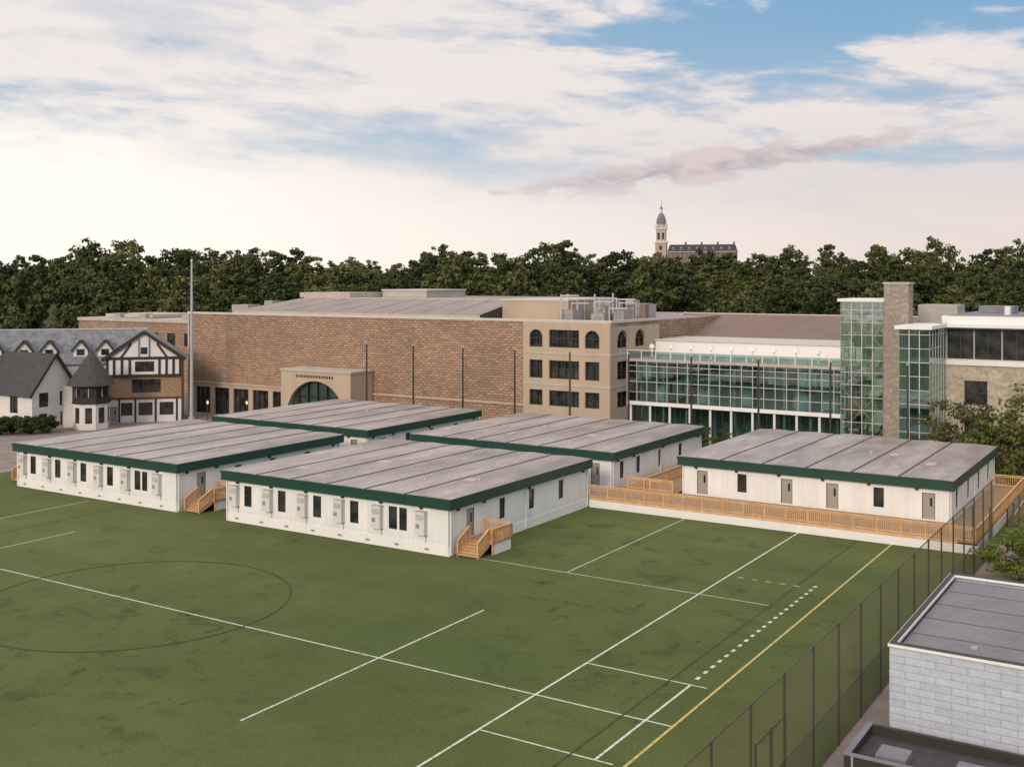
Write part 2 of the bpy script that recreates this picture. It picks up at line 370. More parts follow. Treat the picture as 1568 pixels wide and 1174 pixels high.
# ------------------------------------------------------------------ field markings
def markings():
    data={}
    def add(mat,vs,z):
        d=data.setdefault(mat.name,[mat,[],[]]); b=len(d[1]); d[1].extend([(v[0],v[1],z) for v in vs]); d[2].append(tuple(range(b,b+len(vs))))
    def lp(mat,p,q0,q1,w=0.11,z=0.012): add(mat,[(q0,p-w/2),(q1,p-w/2),(q1,p+w/2),(q0,p+w/2)],z)
    def lq(mat,q,p0,p1,w=0.11,z=0.012): add(mat,[(q-w/2,p0),(q+w/2,p0),(q+w/2,p1),(q-w/2,p1)],z)
    lp(LW,45.6,-104,-20.36,z=0.010)
    lq(LW,-37.2,35.7,55.6,0.12,0.016); lq(LW,-27.5,-10,86,0.13,0.016); lq(LY,-20.3,-10,86,0.14,0.020)
    lp(LW,65.8,-46,-22.9,0.08); lq(LW,-37.2,65.9,86,0.08,0.014)
    lp(LW,50.8,-27.4,-20.8,0.10,z=0.012); lp(LW,40.7,-27.4,-20.8,0.10,z=0.012); lq(LW,-21.65,40.7,50.8,0.13,0.022)
    lq(LW,-76.4,35.7,55.6,0.10,0.014); lq(LW,-86,20,64,0.09,0.014)
    lq(LD,-22.8,-10,86,0.10,0.018); lq(LD,-81,10,64,0.1,0.018)
    p=51.6
    while p<71.2:
        lq(LW,-21.7,p,p+0.42,0.20,0.024); p+=0.98
    q=-26.8
    while q<-22.6: lp(LW,70.9,q,q+0.4,0.1,0.024); q+=0.95
    N=96; cq,cp,R=-56.8,45.6,9.6
    for k in range(N):
        a0=2*math.pi*k/N; a1=2*math.pi*(k+1)/N
        add(LD,[(cq+(R-.06)*math.cos(a0),cp+(R-.06)*math.sin(a0)),(cq+(R+.06)*math.cos(a0),cp+(R+.06)*math.sin(a0)),
                (cq+(R+.06)*math.cos(a1),cp+(R+.06)*math.sin(a1)),(cq+(R-.06)*math.cos(a1),cp+(R-.06)*math.sin(a1))],0.026)
    e=bpy.data.objects.new('field_markings',None); scene.collection.objects.link(e)
    e.rotation_euler=(0,0,TH)
    for n,(m,vs,fs) in data.items():
        me=bpy.data.meshes.new(n); me.from_pydata(vs,[],fs); me.materials.append(m)
        ob=bpy.data.objects.new(n+'s',me); ob.parent=e; scene.collection.objects.link(ob)
markings()
# ------------------------------------------------------------------ classrooms
def classroom(q0,p0,Wd=22.8,Dp=21.0,style='ac',side=(2.7,7.1,11.5,16.3),sidedoor=True,seed=0):
    rnd=random.Random(seed)
    g=G('portable_classroom',q0,p0)
    z1=3.55
    nm=6; mw=Wd/nm
    holes=[]
    acs=[]
    if style=='ac':
        for k in range(nm):
            c=k*mw
            if k<4: holes.append((c+2.0,c+2.85,1.4,3.1,'win',0,1)); acs.append(c+1.05)
            elif k==4: holes.append((c+2.0,c+2.8,1.4,3.1,'win',0,1)); holes.append((c+3.0,c+3.8,1.4,3.1,'win',0,1)); acs.append(c+1.05)
            else: acs.append(c+1.4)
    elif style=='doors':
        for x in (1.9,9.6,13.5,21.2): holes.append((x-0.5,x+0.5,0.95,3.05,'door'))
        for x in (5.6,17.3): holes.append((x-0.42,x+0.42,1.5,3.1,'win',0,1))
    else:
        holes.append((20.6,21.5,0.95,3.05,'door')); acs=[2,6,10,14]
    g.wall('walls',SIDING,(0,0),*FR,Wd,0.75,z1,holes,rev=0.1)
    sh=[]
    for i,x in enumerate(side):
        if i==0 and sidedoor: sh.append((x-0.5,x+0.5,0.95,3.05,'door'))
        else: sh.append((x-0.4,x+0.4,1.5,3.1,'win',0,1))
    g.wall('walls',SIDING,(Wd,0),*RT,Dp,0.75,z1,sh,rev=0.1)
    g.add('walls',SIDING,[(0,0,0.75),(0,Dp,0.75),(0,Dp,z1),(0,0,z1)],[(0,1,2,3)])
    g.add('walls',SIDING,[(0,Dp,0.75),(Wd,Dp,0.75),(Wd,Dp,z1),(0,Dp,z1)],[(0,1,2,3)])
    g.box('skirting',WHITE,-0.04,Wd+0.04,-0.04,Dp+0.04,0,0.75)
    o=0.35
    g.box('fascia',GREEN,-o,Wd+o,-o,-o+0.08,z1-0.12,4.2); g.box('fascia',GREEN,-o,Wd+o,Dp+o-0.08,Dp+o,z1-0.12,4.2)
    g.box('fascia',GREEN,-o,-o+0.08,-o+0.08,Dp+o-0.08,z1-0.12,4.2); g.box('fascia',GREEN,Wd+o-0.08,Wd+o,-o+0.08,Dp+o-0.08,z1-0.12,4.2)
    g.box('soffit',WHITE,-o+0.08,Wd+o-0.08,-o+0.08,Dp+o-0.08,z1-0.06,z1+0.02)
    g.box('gutter_edge',GREEN,-o-0.05,Wd+o+0.05,-o-0.05,-o,4.02,4.18)
    zr=4.22
    for k in range(nm):
        x0=-o if k==0 else k*mw; x1=Wd+o if k==nm-1 else (k+1)*mw; xm=(x0+x1)/2
        vs=[(x0,-o,zr),(xm,-o,zr+0.09),(x1,-o,zr),(x0,Dp+o,zr),(xm,Dp+o,zr+0.09),(x1,Dp+o,zr)]
        g.add('roof_panel_%d'%(k+1),MROOF,vs,[(0,1,4,3),(1,2,5,4),(0,2,1),(3,4,5)])
        if k:
            g.box('roof_seams',DARKM,x0-0.08,x0+0.06,-o,Dp+o,zr-0.02,zr+0.03)
            g.box('seam_caps',MROOF,x0-0.42,x0-0.09,-o,Dp+o,zr-0.02,zr+0.05)
        if rnd.random()<0.5:
            y=Dp*rnd.uniform(0.2,0.8); xx=x0+mw*rnd.uniform(0.25,0.75)
            g.cyl('roof_vents',COPING,xx,y,zr,zr+0.3,0.07,n=8)
        if rnd.random()<0.6:
            y=rnd.uniform(3,Dp-3); g.box('roof_patches',CONC2,x0+0.6,x0+0.6+rnd.uniform(0.5,1.6),y,y+rnd.uniform(0.5,1.4),zr+0.0,zr+0.1)
    for k in range(1,nm):
        g.box('module_joint_trim',WHITE,k*mw-0.06,k*mw+0.06,-0.02,0.0-0.002,0.76,z1-0.08)
    for x in acs:
        g.box('ac_units',ACM,x-0.43,x+0.43,-0.42,-0.005,1.35,3.05)
        g.box('ac_grilles',ACG,x-0.34,x+0.34,-0.435,-0.421,2.45,2.85)
        for zz in (2.5,2.6,2.7,2.8): g.box('ac_louvres',ACM,x-0.34,x+0.34,-0.455,-0.436,zz-0.025,zz+0.025)
        g.box('ac_panel',ACG,x-0.34,x-0.02,-0.435,-0.421,1.85,2.15)
        g.box('ac_tops',COPING,x-0.46,x+0.46,-0.46,-0.005,3.051,3.09)
        g.beam('conduits',POLEM,(x+0.3,-0.03,0.8),(x+0.3,-0.03,1.35),0.05)
    for x in [mw*k+mw*0.35 for k in range(0,nm)]:
        g.box('wall_lamps',DARKM,x-0.12,x+0.12,-0.2,-0.005,3.22,3.38)
    for y in (1.0,4.4,11,Dp-1): g.box('wall_lamps',DARKM,Wd+0.005,Wd+0.2,y-0.12,y+0.12,3.2,3.36)
    for x in (0.08,Wd-0.08): g.box('downspouts',WHITE,x-0.05,x+0.05,-0.12,-0.02,0.1,z1-0.12)
    for y in (0.1,Dp/2,Dp-0.1): g.box('downspouts',WHITE,Wd+0.045,Wd+0.12,y-0.05,y+0.05,0.1,z1-0.12)
    for k in range(8): g.box('skirt_vents',ACG,1+k*2.8,1.4+k*2.8,-0.055,-0.041,0.25,0.4)
    g.done()
    return g
classroom(-69.3,65.0,seed=1)
classroom(-98.2,65.0,seed=2)
classroom(-98.2,90.4,seed=3,style='plain')
classroom(-69.3,90.8,seed=4,style='plain',side=(2.0,5.5,10.5,15.5),sidedoor=False)
classroom(-40.1,92.2,seed=5,style='doors',side=(3.0,8.0,13.0,18.0),sidedoor=False)
# stairs
def stairs(q,p):
    g=G('wooden_entry_stairs',q,p)
    g.box('landing_deck',WOOD,0.05,2.5,1.7,4.2,0.80,0.88)
    for k in range(9): g.box('deck_boards',DECKW,0.05,2.55,1.7+k*0.28,1.7+k*0.28+0.25,0.882,0.91)
    for x in (0.15,2.4):
        for y in (1.8,4.1): g.box('legs',WOOD,x-0.06,x+0.06,y-0.06,y+0.06,0,0.8)
    g.box('skirt_panel',WHITE,2.42,2.47,1.9,4.15,0.02,0.78); g.box('skirt_panel',WHITE,0.1,2.4,4.12,4.17,0.02,0.78)
    n=5
    for k in range(n):
        z=0.88-(k+1)*0.15; y=1.7-(k+1)*0.3
        g.box('treads',WOOD,0.45,2.1,y,y+0.32,z-0.04,z); g.box('risers',DECKW,0.47,2.08,y+0.3,y+0.318,z-0.12,z-0.041+0.15)
    for x in (0.42,2.13):
        g.beam('stringers',WOOD,(x,1.7,0.72),(x,0.1,-0.02+0.08),0.05,0.26)
    g.rail((0.40,0.2,0.12),(0.40,1.7,0.88),bal=0.14); g.rail((2.15,0.2,0.12),(2.15,1.7,0.88),bal=0.14)
    g.rail((2.5,1.7,0.88),(2.5,4.2,0.88),sp=1.2,bal=0.14); g.rail((0.05,4.2,0.88),(2.5,4.2,0.88),sp=1.2,bal=0.14)
    g.rail((2.15,1.7,0.88),(2.5,1.7,0.88),bal=0.14)
    g.done()
stairs(-46.5,65.3); stairs(-75.4,65.3); stairs(-101.6,66.2)
def deck():
    g=G('wooden_access_deck',-46.4,86.0).absolute(-46.4,86.0)
    q0,q1=-46.3,-15.6
    n=int((92.0-86.1)/0.15)
    g.box('joists',WOOD,q0,q1,86.1,92.1,0.70,0.85)
    for k in range(n): g.box('deck_boards',DECKW,q0,q1,86.06+k*0.15,86.06+k*0.15+0.14,0.852,0.89)
    g.box('rim_board',WOOD,q0,q1,86.0,86.05,0.68,0.90)
    g.box('skirt_panel',WHITE,q0,-14.2,85.95,85.99,0.02,0.67)
    g.box('side_deck',DECKW,-17.0,-14.2,92.15,112,0.78,0.89); g.box('skirt_side',WHITE,-14.2,-14.15,86.1,112,0.02,0.77)
    g.box('corner_deck',DECKW,q1,-14.2,86.0,92.1,0.78,0.89)
    g.box('gap_deck',DECKW,-46.0,-40.6,92.15,110,0.78,0.89)
    g.rail((q0,86.1,0.89),(-14.3,86.1,0.89),bal=0.16)
    g.rail((-14.3,86.1,0.89),(-14.3,111,0.89)); g.rail((-17,111,0.89),(-14.3,111,0.89))
    g.rail((-45.3,91.6,0.89),(-40.8,91.6,0.89)); g.rail((-43.6,91.6,0.89),(-43.6,109,0.89),bal=0.2)
    g.add('ramp',DECKW,[(-13.2,112,0.88),(-11.2,112,0.88),(-11.2,96,0.02),(-13.2,96,0.02),(-13.2,112,0.8),(-11.2,112,0.8)],[(0,1,2,3),(0,1,5,4)])
    g.rail((-13.2,96,0.05),(-13.2,112,0.88),bal=0.2); g.rail((-11.2,96,0.05),(-11.2,112,0.88),bal=0.2)
    g.done()
deck()
# ------------------------------------------------------------------ sports fence
def fence():
    qf=-13.45; g=G('sports_fence',qf,30); H=5.3
    y0,y1=-40,58
    y=y0
    while y<=y1:
        g.cyl('posts',FENCEM,0,y,0,H,0.05,n=8); y+=3.6
    for z in (0.08,2.0,H-0.03): g.beam('rails',FENCEM,(0,y0,z),(0,y1,z),0.045)
    g.add('mesh_upper',CHAIN,[(0.03,y0,2.0),(0.03,y1,2.0),(0.03,y1,H),(0.03,y0,H)],[(0,1,2,3)])
    g.add('mesh_lower',CHAIN2,[(0.03,y0,0.08),(0.03,y1,0.08),(0.03,y1,2.0),(0.03,y0,2.0)],[(0,1,2,3)])
    for gy in (7.5,):
        for a,b in ((gy,gy+1.6),(gy+1.7,gy+3.2)):
            for yy in (a,b): g.beam('gate_frames',FENCEM,(-0.08,yy,0.1),(-0.08,yy,3.6),0.08)
            for zz in (0.15,1.9,3.6): g.beam('gate_frames',FENCEM,(-0.08,a,zz),(-0.08,b,zz),0.08)
    g.done()
    g=G('boundary_fence',-13.4,88)
    for k in range(9): g.cyl('posts',FENCEM,0.9,k*3,0,3.2,0.05,n=8)
    g.add('mesh',CHAIN2,[(0.93,0,0.05),(0.93,24,0.05),(0.93,24,3.1),(0.93,0,3.1)],[(0,1,2,3)])
    g.beam('rails',FENCEM,(0.9,0,3.2),(0.9,24,3.2),0.05)
    for k in range(3): g.cyl('posts',FENCEM,0.9-1.2*k,0,0,3.2,0.05,n=8)
    g.done()
fence()
# ------------------------------------------------------------------ block shed
def shed():
    g=G('block_shed',-11.9,50.0); L=22; D=13.8; H=4.0
    g.wall('walls',BLOCK,(0,0),*FR,L,0,H-0.12)
    g.wall('walls',BLOCK,(0,0),(0,1),(-1,0),D,0,H-0.12); g.wall('walls',BLOCK,(L,0),*RT,D,0,H-0.12); g.wall('walls',BLOCK,(0,D),(1,0),(0,1),L,0,H-0.12)
    t=0.28
    g.box('parapet',BLOCK,0.003,L-0.003,0.003,t,H-0.4,H-0.121)
    for nm,(a,b,c,d) in {'coping_front':(-0.06,L+0.06,-0.06,t),'coping_back':(-0.06,L+0.06,D-t,D+0.06),'coping_left':(-0.06,t,t,D-t),'coping_right':(L-t,L+0.06,t,D-t)}.items():
        g.box(nm,WHITE,a,b,c,d,H-0.12,H); g.box(nm+'_cap',SHING,a+0.05,b-0.05,c+0.05,d-0.0,H+0.001,H+0.04)
    g.box('roof',GREYROOF,t,L-t,t,D-t,H-0.6,H-0.28)
    for k in range(1,5): g.box('roof_laps',SHING,t,L-t,t+k*2.7,t+k*2.7+0.04,H-0.279,H-0.265)
    g.box('roof_drain',HVAC,3.0,3.3,2.0,2.3,H-0.279,H-0.2)
    g.done()
    g=G('metal_storage_bin',-12.4,44.6)
    H2=0.95
    g.box('body',DARKM,0,16,0,0.2,0,H2); g.box('body',DARKM,0,0.2,0.2,3.6,0,H2); g.box('body',DARKM,0,16,3.6,3.8,0,H2); g.box('body',DARKM,15.8,16,0.2,3.6,0,H2)
    g.box('floor',SHING,0.2,15.8,0.2,3.6,0.0,0.55)
    for k in range(8): g.box('ribs',HVAC,0.3+k*2,0.38+k*2,-0.06,-0.001,0,H2)
    g.box('rim',GREYROOF,-0.03,16.03,-0.04,0.22,H2+0.001,H2+0.05); g.box('rim',GREYROOF,-0.03,0.22,0.221,3.82,H2+0.001,H2+0.05)
    for k in range(5): g.box('stored_units',GREYROOF,1+k*3,2.2+k*3,0.9,2.1,0.551,0.85)
    g.done()
shed()
# ------------------------------------------------------------------ fieldhouse
def fieldhouse():
    P0=133.0; qL=-151.5; qT=-82.1; qR=-68.3; H=14.6
    g=G('brick_fieldhouse',qL,P0).absolute(qL,P0)
    g.wall('brick_walls',BRICK,(qL,P0),*FR,qT-qL,2.6,H-0.35)
    g.box('coping',COPING,qL-0.1,qR+0.1,P0-0.12,P0+0.4,H-0.35+0.001,H)
    g.box('stone_ledge',CONC,qL,qT,P0-0.15,P0+0.3,2.3,2.6)
    holes=[(2+k*4.6,5.6+k*4.6,-2.9,1.7,'win',2,1) for k in range(6)]
    g.wall('base_storey',CONC,(qL,P0),*FR,29,-3,2.3,holes,rev=0.5)
    g.wall('brick_walls',BRICK,(qL+29,P0+0.02),*FR,qT-qL-29,-3,2.3)
    g.box('corner_trim',CONC2,qL-0.05,qL+0.3,P0-0.05,P0+0.3,2.61,H-0.36)
    for k in range(1,7):
        x=qL+k*9.9; g.box('movement_joints',BROOF,x-0.04,x+0.04,P0-0.012,P0-0.002,2.61,H-0.36)
    D=55
    g.wall('brick_walls',BRICK,(qL,P0),(0,1),(-1,0),D,-3,H-0.35); g.wall('brick_walls',BRICK,(qL,P0+D),(1,0),(0,1),qR-qL,-3,H-0.35)
    g.wall('brick_walls',BRICK,(qR-0.3,P0+15.6),*RT,D-15.6,-3,H-0.35)
    g.box('flat_roof',PINKROOF,qL+0.2,qR-0.5,P0+0.42,P0+D-0.2,H-0.9,H-0.45)
    a,b=-143,-91.7
    g.add('sloped_roof',PINKROOF,[(a,136,14.9),(b,136,14.9),(b,147,17.0),(a+6,147,17.0)],[(0,1,2,3)])
    g.add('sloped_roof_side',SHING,[(b,136,14.85),(b,147,16.9),(b,147,14.2),(b,136,14.2)],[(0,1,2,3)])
    g.add('sloped_roof_front',CONC2,[(a,136,14.2),(b,136,14.2),(b,136,14.88),(a,136,14.88)],[(0,1,2,3)])
    g.box('upper_roof',PINKROOF,a+6,b,147.02,180,14.2,17.02); g.box('upper_roof_edge',COPING,a+6,b+0.05,146.9,147.01,16.9,17.08)
    for k in range(1,9): g.beam('roof_seams',PINKROOF,(a+k*5.7,136,14.93),(a+6*(1-k/9)+k*5.7,147,17.03),0.12,0.05)
    g.box('penthouse',CONC2,-141,-129,150,160,17.03,17.9)
    g.box('penthouse',CONC2,-128,-118,158,170,17.03,18.2); g.box('penthouse_cap',COPING,-128.2,-117.8,157.8,170.2,18.2,18.45)
    g.box('rooftop_block',CONC,-91.6,-80,142,158,14.2,17.0); g.box('rooftop_block_cap',COPING,-91.65,-79.9,141.9,158.1,17.001,17.25)
    for (x,y,w,d,h) in ((-148,140,4,3,1.6),(-143,143,2,2,2.3),(-150,150,3,3,1.5)): g.box('rooftop_units',HVAC,x,x+w,y,y+d,H-0.45,H-0.45+h)
    o=(qT,P0-0.25); L=qR-qT
    def uq(u): return q_on(P0,u)-qT
    holes=[]
    for (v0,v1,kind) in ((532,505,'arch'),(580,552,'win'),(622,598,'win'),(664,640,'win')):
        za=z_on(P0,860,v0); zb=z_on(P0,860,v1)
        for (ua,ub,nv) in ((812,832,1),(842,888,3),(897,919,1)):
            k='win' if (nv==3 or kind=='win') else 'arch'
            holes.append((uq(ua),uq(ub),za,zb,k,nv,1))
    g.wall('tower_walls',CONC,o,*FR,L,-3,H-0.35,holes,rev=0.55,fw=0.12)
    sh=[]
    for (v0,v1,kind) in ((532,505,'arch'),(580,552,'win'),(622,598,'win')):
        za=z_on(P0,860,v0); zb=z_on(P0,860,v1)
        for y in (2.2,7.8): sh.append((y,y+3.2,za,zb,kind,1,1))
    g.wall('tower_walls',CONC,(qR,P0-0.25),*RT,15.8,-3,H-0.35,sh,rev=0.55,fw=0.12)
    g.wall('tower_walls',CONC,(qT,P0-0.25),(0,1),(-1,0),0.25,-3,H-0.35)
    for z in (z_on(P0,860,541),z_on(P0,860,589)): 
        g.box('string_course',CONC2,qT,qR+0.06,P0-0.31,P0-0.251,z-0.15,z+0.15)
        g.box('string_course',CONC2,qR+0.001,qR+0.06,P0-0.25,P0+15.5,z-0.15,z+0.15)
    g.box('tower_parapet',CONC,qR-0.35,qR,P0+0.4,P0+15.5,H-0.9,H-0.351); g.box('coping',COPING,qR-0.4,qR+0.1,P0+0.401,P0+15.5,H-0.349,H-0.002)
    rnd=random.Random(3)
    plant=[(-80,139,2.4,3,1.5),(-78,146,3,4,2.7),(-74,138,2.0,3,1.2),(-71.5,140,1.6,3,1.8),(-71,146,2,3,2.4),(-84,147,2,2,2.4),(-76,143,1.6,2,2.0),(-73.6,148,1.4,2,3.0)]
    for (x,y,w,d,h) in plant:
        g.box('plant_units',HVAC,x,x+w,y,y+d,H-0.45,H-0.45+h)
        g.box('plant_fans',ACG,x+0.3,x+w-0.3,y+0.3,y+d-0.3,H-0.45+h+0.001,H-0.3+h)
        g.box('plant_louvres',ACG,x+0.3,x+w-0.3,y-0.05,y-0.001,H-0.2,H-0.8+h)
    for k in range(16):
        x=-83+rnd.random()*13; y=138+rnd.random()*9; h=rnd.uniform(1.8,4.2); g.cyl('flue_pipes',POLEM,x,y,H-0.45,H-0.45+h,0.12,n=8)
        if k%2==0: g.beam('duct_runs',POLEM,(x,y,H-0.6+h),(x+2.4,y+1,H-0.6+h),0.18)
    g.box('brick_chimney',BROOF,-69.8,-68.9,P0+12,P0+13.2,H-0.4,16.6)
    eq0,eq1,ep=-124.0,-109.6,127.6; o=(eq0,ep)
    g.wall('entry_block',CONC,o,*FR,eq1-eq0,-3,5.9,[(1.3,13.1,-2.9,4.5,'arch',5,2)],rev=0.9,gmat=GRWIN,fw=0.1)
    g.wall('entry_block',CONC,(eq1,ep),*RT,P0-0.2-ep,-3,5.9); g.wall('entry_block',CONC,(eq0,ep),(0,1),(-1,0),P0-0.2-ep,-3,5.9)
    g.box('entry_cap',CONC2,eq0-0.15,eq1+0.15,ep-0.15,P0-0.2,5.9,6.2)
    for k in range(15): g.box('entry_lettering',DARKM,eq0+3.3+k*0.52,eq0+3.6+k*0.52,ep-0.05,ep-0.006,4.95,5.35)
    for x in (eq0+1.3,eq1-1.3): g.box('arch_piers',CONC2,x-0.25,x+0.25,ep-0.1,ep-0.006,-3,1.0)
    g.done()
fieldhouse()
def hall():
    g=G('brick_hall',-205,150).absolute(-205,150)
    g.wall('walls',BRICK,(-205,150),*FR,62,-3,11.6,[(3+k*5,5.4+k*5,7,9.5,'win',1,1) for k in range(11)])
    g.wall('walls',BRICK,(-143,150),*RT,20,-3,11.6); g.box('coping',CONC2,-205.2,-142.8,149.8,170.2,11.601,12.2)
    g.box('roof_blocks',CONC2,-200,-185,153,166,12.31,13.0); g.box('roof_blocks',CONC,-178,-160,156,166,12.31,12.9)
    for x in (-196,-188,-175,-168,-155,-150): g.box('roof_vents',HVAC,x,x+2,152,154,12.205,13.2)
    g.done()
hall()
# ------------------------------------------------------------------ glass building
def glassb():
    p=137.8; q0,q1=-68.2,-38.0; L=q1-q0
    g=G('glass_academic_building',q0,p).absolute(q0,p)
    for z in (-2.9,3.0,6.0): g.box('floor_slabs',TREAD,q0+0.1,q1-0.1,p+0.35,p+9,z,z+0.22)
    g.box('roof_slab',CONC2,q0,q1,p-0.15,p+9,8.9,9.25)
    g.box('back_wall',INTER,q0,q1,p+5.0,p+5.3,-3,8.9)
    for k in range(9):
        x=q0+1.5+k*3.4; g.box('interior_columns',TREAD,x-0.15,x+0.15,p+1.2,p+1.5,-2.9,8.9)
    rnd=random.Random(5)
    for k in range(30):
        x=q0+0.5+rnd.random()*(L-3); z=rnd.choice((-2.6,3.3,6.3)); g.box('interior_panels_a' if k%3 else 'interior_panels_b',(WHITE if k%3 else SHING),x,x+rnd.uniform(0.6,2.6),p+rnd.uniform(2,4),p+4.9,z,z+2.3)
    g.add('curtain_glass',CURTAIN,[(q0,p,3.4),(q1,p,3.4),(q1,p,8.9),(q0,p,8.9)],[(0,1,2,3)])
    g.add('ground_glass',CURTAIN,[(q0,p+1.0,-3),(q1,p+1.0,-3),(q1,p+1.0,2.9),(q0,p+1.0,2.9)],[(0,1,2,3)])
    g.box('white_band',WHITE,q0,q1,p-0.12,p+1.3,2.9,3.4)
    n=20
    for k in range(n+1):
        x=q0+L*k/n
        g.box('mullions',COPING,x-0.04,x+0.04,p-0.14,p+0.02,3.41,8.89); g.box('ground_mullions',DARKM,x-0.04,x+0.04,p+0.9,p+1.02,-3,2.89)
    for z in (4.7,6.1,7.5,8.3): g.box('transoms',COPING,q0,q1,p-0.1,p+0.03,z-0.035,z+0.035)
    for z in (0,): g.box('ground_transoms',DARKM,q0,q1,p+0.92,p+1.03,z-0.04,z+0.04)
    for k in range(11):
        x=q0+0.4+L*k/10*0.97; g.cyl('columns',WHITE,x,p+0.3,-3,2.9,0.17,n=12)
    g.add('terrace_glass',CURTAIN,[(q0,p,9.3),(q1,p,9.3),(q1,p,10.3),(q0,p,10.3)],[(0,1,2,3)])
    for k in range(15):
        x=q0+L*k/14; g.box('terrace_posts',WHITE,x-0.05,x+0.05,p-0.05,p+0.05,9.26,10.4)
    g.beam('terrace_rail',WHITE,(q0,p,10.42),(q1,p,10.42),0.08)
    g.box('setback_storey',WHITE,q0,q1-0.2,147,158,-3,11.3); g.box('setback_cap',COPING,q0-0.1,q1,146.8,158,11.301,11.5)
    g.box('setback_base',INTER,q0+0.2,q1-0.2,p+9.02,146.9,-3,9.3)
    for k in range(10):
        x=q0+2+k*2.95; g.cyl('roof_vent_stems',WHITE,x,141.5,9.25,10.6,0.16,n=8); g.cyl('roof_vent_hoods',WHITE,x,141.5,10.6,11.1,0.45,0.25,n=10)
    g.done()
    g=G('gabled_hall',-74,160).absolute(-74,160)
    x0,x1=-75.5,-22
    g.add('roof',BROOF,[(x0,159.5,10.9),(x1,159.5,10.9),(x1,175,14.5),(x0,175,14.5)],[(0,1,2,3)])
    g.add('roof',BROOF,[(x0,190,10.9),(x1,190,10.9),(x1,175,14.5),(x0,175,14.5)],[(0,1,2,3)])
    g.box('ridge_cap',COPING,x0,x1,174.8,175.2,14.45,14.6)
    g.beam('barge_boards',COPING,(x0,159.4,10.95),(x0,175,14.6),0.15,0.3)
    g.box('walls',CONC2,x0+0.5,x1-0.5,160,189.5,-3,10.7)
    g.add('gable',CONC2,[(x0+0.5,160,10.7),(x0+0.5,189.5,10.7),(x0+0.5,175,14.3)],[(0,1,2)])
    g.done()
glassb()
def stairtower():
    q0,q1,p0,p1,H=-37.6,-32.6,134.0,140.5,17.5
    g=G('glass_stair_tower',q0,p0).absolute(q0,p0)
    for (o,d,L) in (((q0,p0),(1,0),q1-q0),((q1,p0),(0,1),p1-p0),((q0,p0),(0,1),p1-p0),((q0,p1),(1,0),q1-q0)):
        n=4
        g.add('glass',TOWERGL,[(o[0],o[1],-3),(o[0]+d[0]*L,o[1]+d[1]*L,-3),(o[0]+d[0]*L,o[1]+d[1]*L,H),(o[0],o[1],H)],[(0,1,2,3)])
        for k in range(n+1):
            x=o[0]+d[0]*L*k/n; y=o[1]+d[1]*L*k/n; g.box('mullions',COPING,x-0.05,x+0.05,y-0.05,y+0.05,-3,H)
        z=-1.5
        while z<H: g.beam('transoms',COPING,(o[0],o[1],z),(o[0]+d[0]*L,o[1]+d[1]*L,z),0.07); z+=1.5
    g.box('roof_cap',WHITE,q0-0.35,q1+0.35,p0-0.35,p1+0.35,H+0.001,H+0.35)
    for z in (0,3.9,7.8,11.7): 
        g.box('landings',TREAD,q0+0.2,q1-0.2,p0+3.9,p1-0.2,z,z+0.2)
        g.beam('stair_flights',TREAD,(q0+1.3,p0+4,z+0.1),(q0+1.3,p0+0.8,z+2.0),1.2,0.25); g.beam('stair_flights',TREAD,(q1-1.3,p0+0.8,z+2.0),(q1-1.3,p0+4,z+3.9),1.2,0.25)
    for z in (-3,2,7,12):
        g.beam('cross_braces',POLEM,(q0+0.15,p0+0.15,z),(q1-0.15,p0+0.15,z+5),0.12); g.beam('cross_braces',POLEM,(q1-0.15,p0+0.2,z),(q0+0.15,p0+0.2,z+5),0.12)
    g.done()
    g=G('stone_pier',-32.2,132.6)
    g.box('shaft',PIERST,0,2.8,0,2.4,-3,19.6); g.box('cap',CONC2,-0.1,2.9,-0.1,2.5,19.601,19.85); g.done()
stairtower()
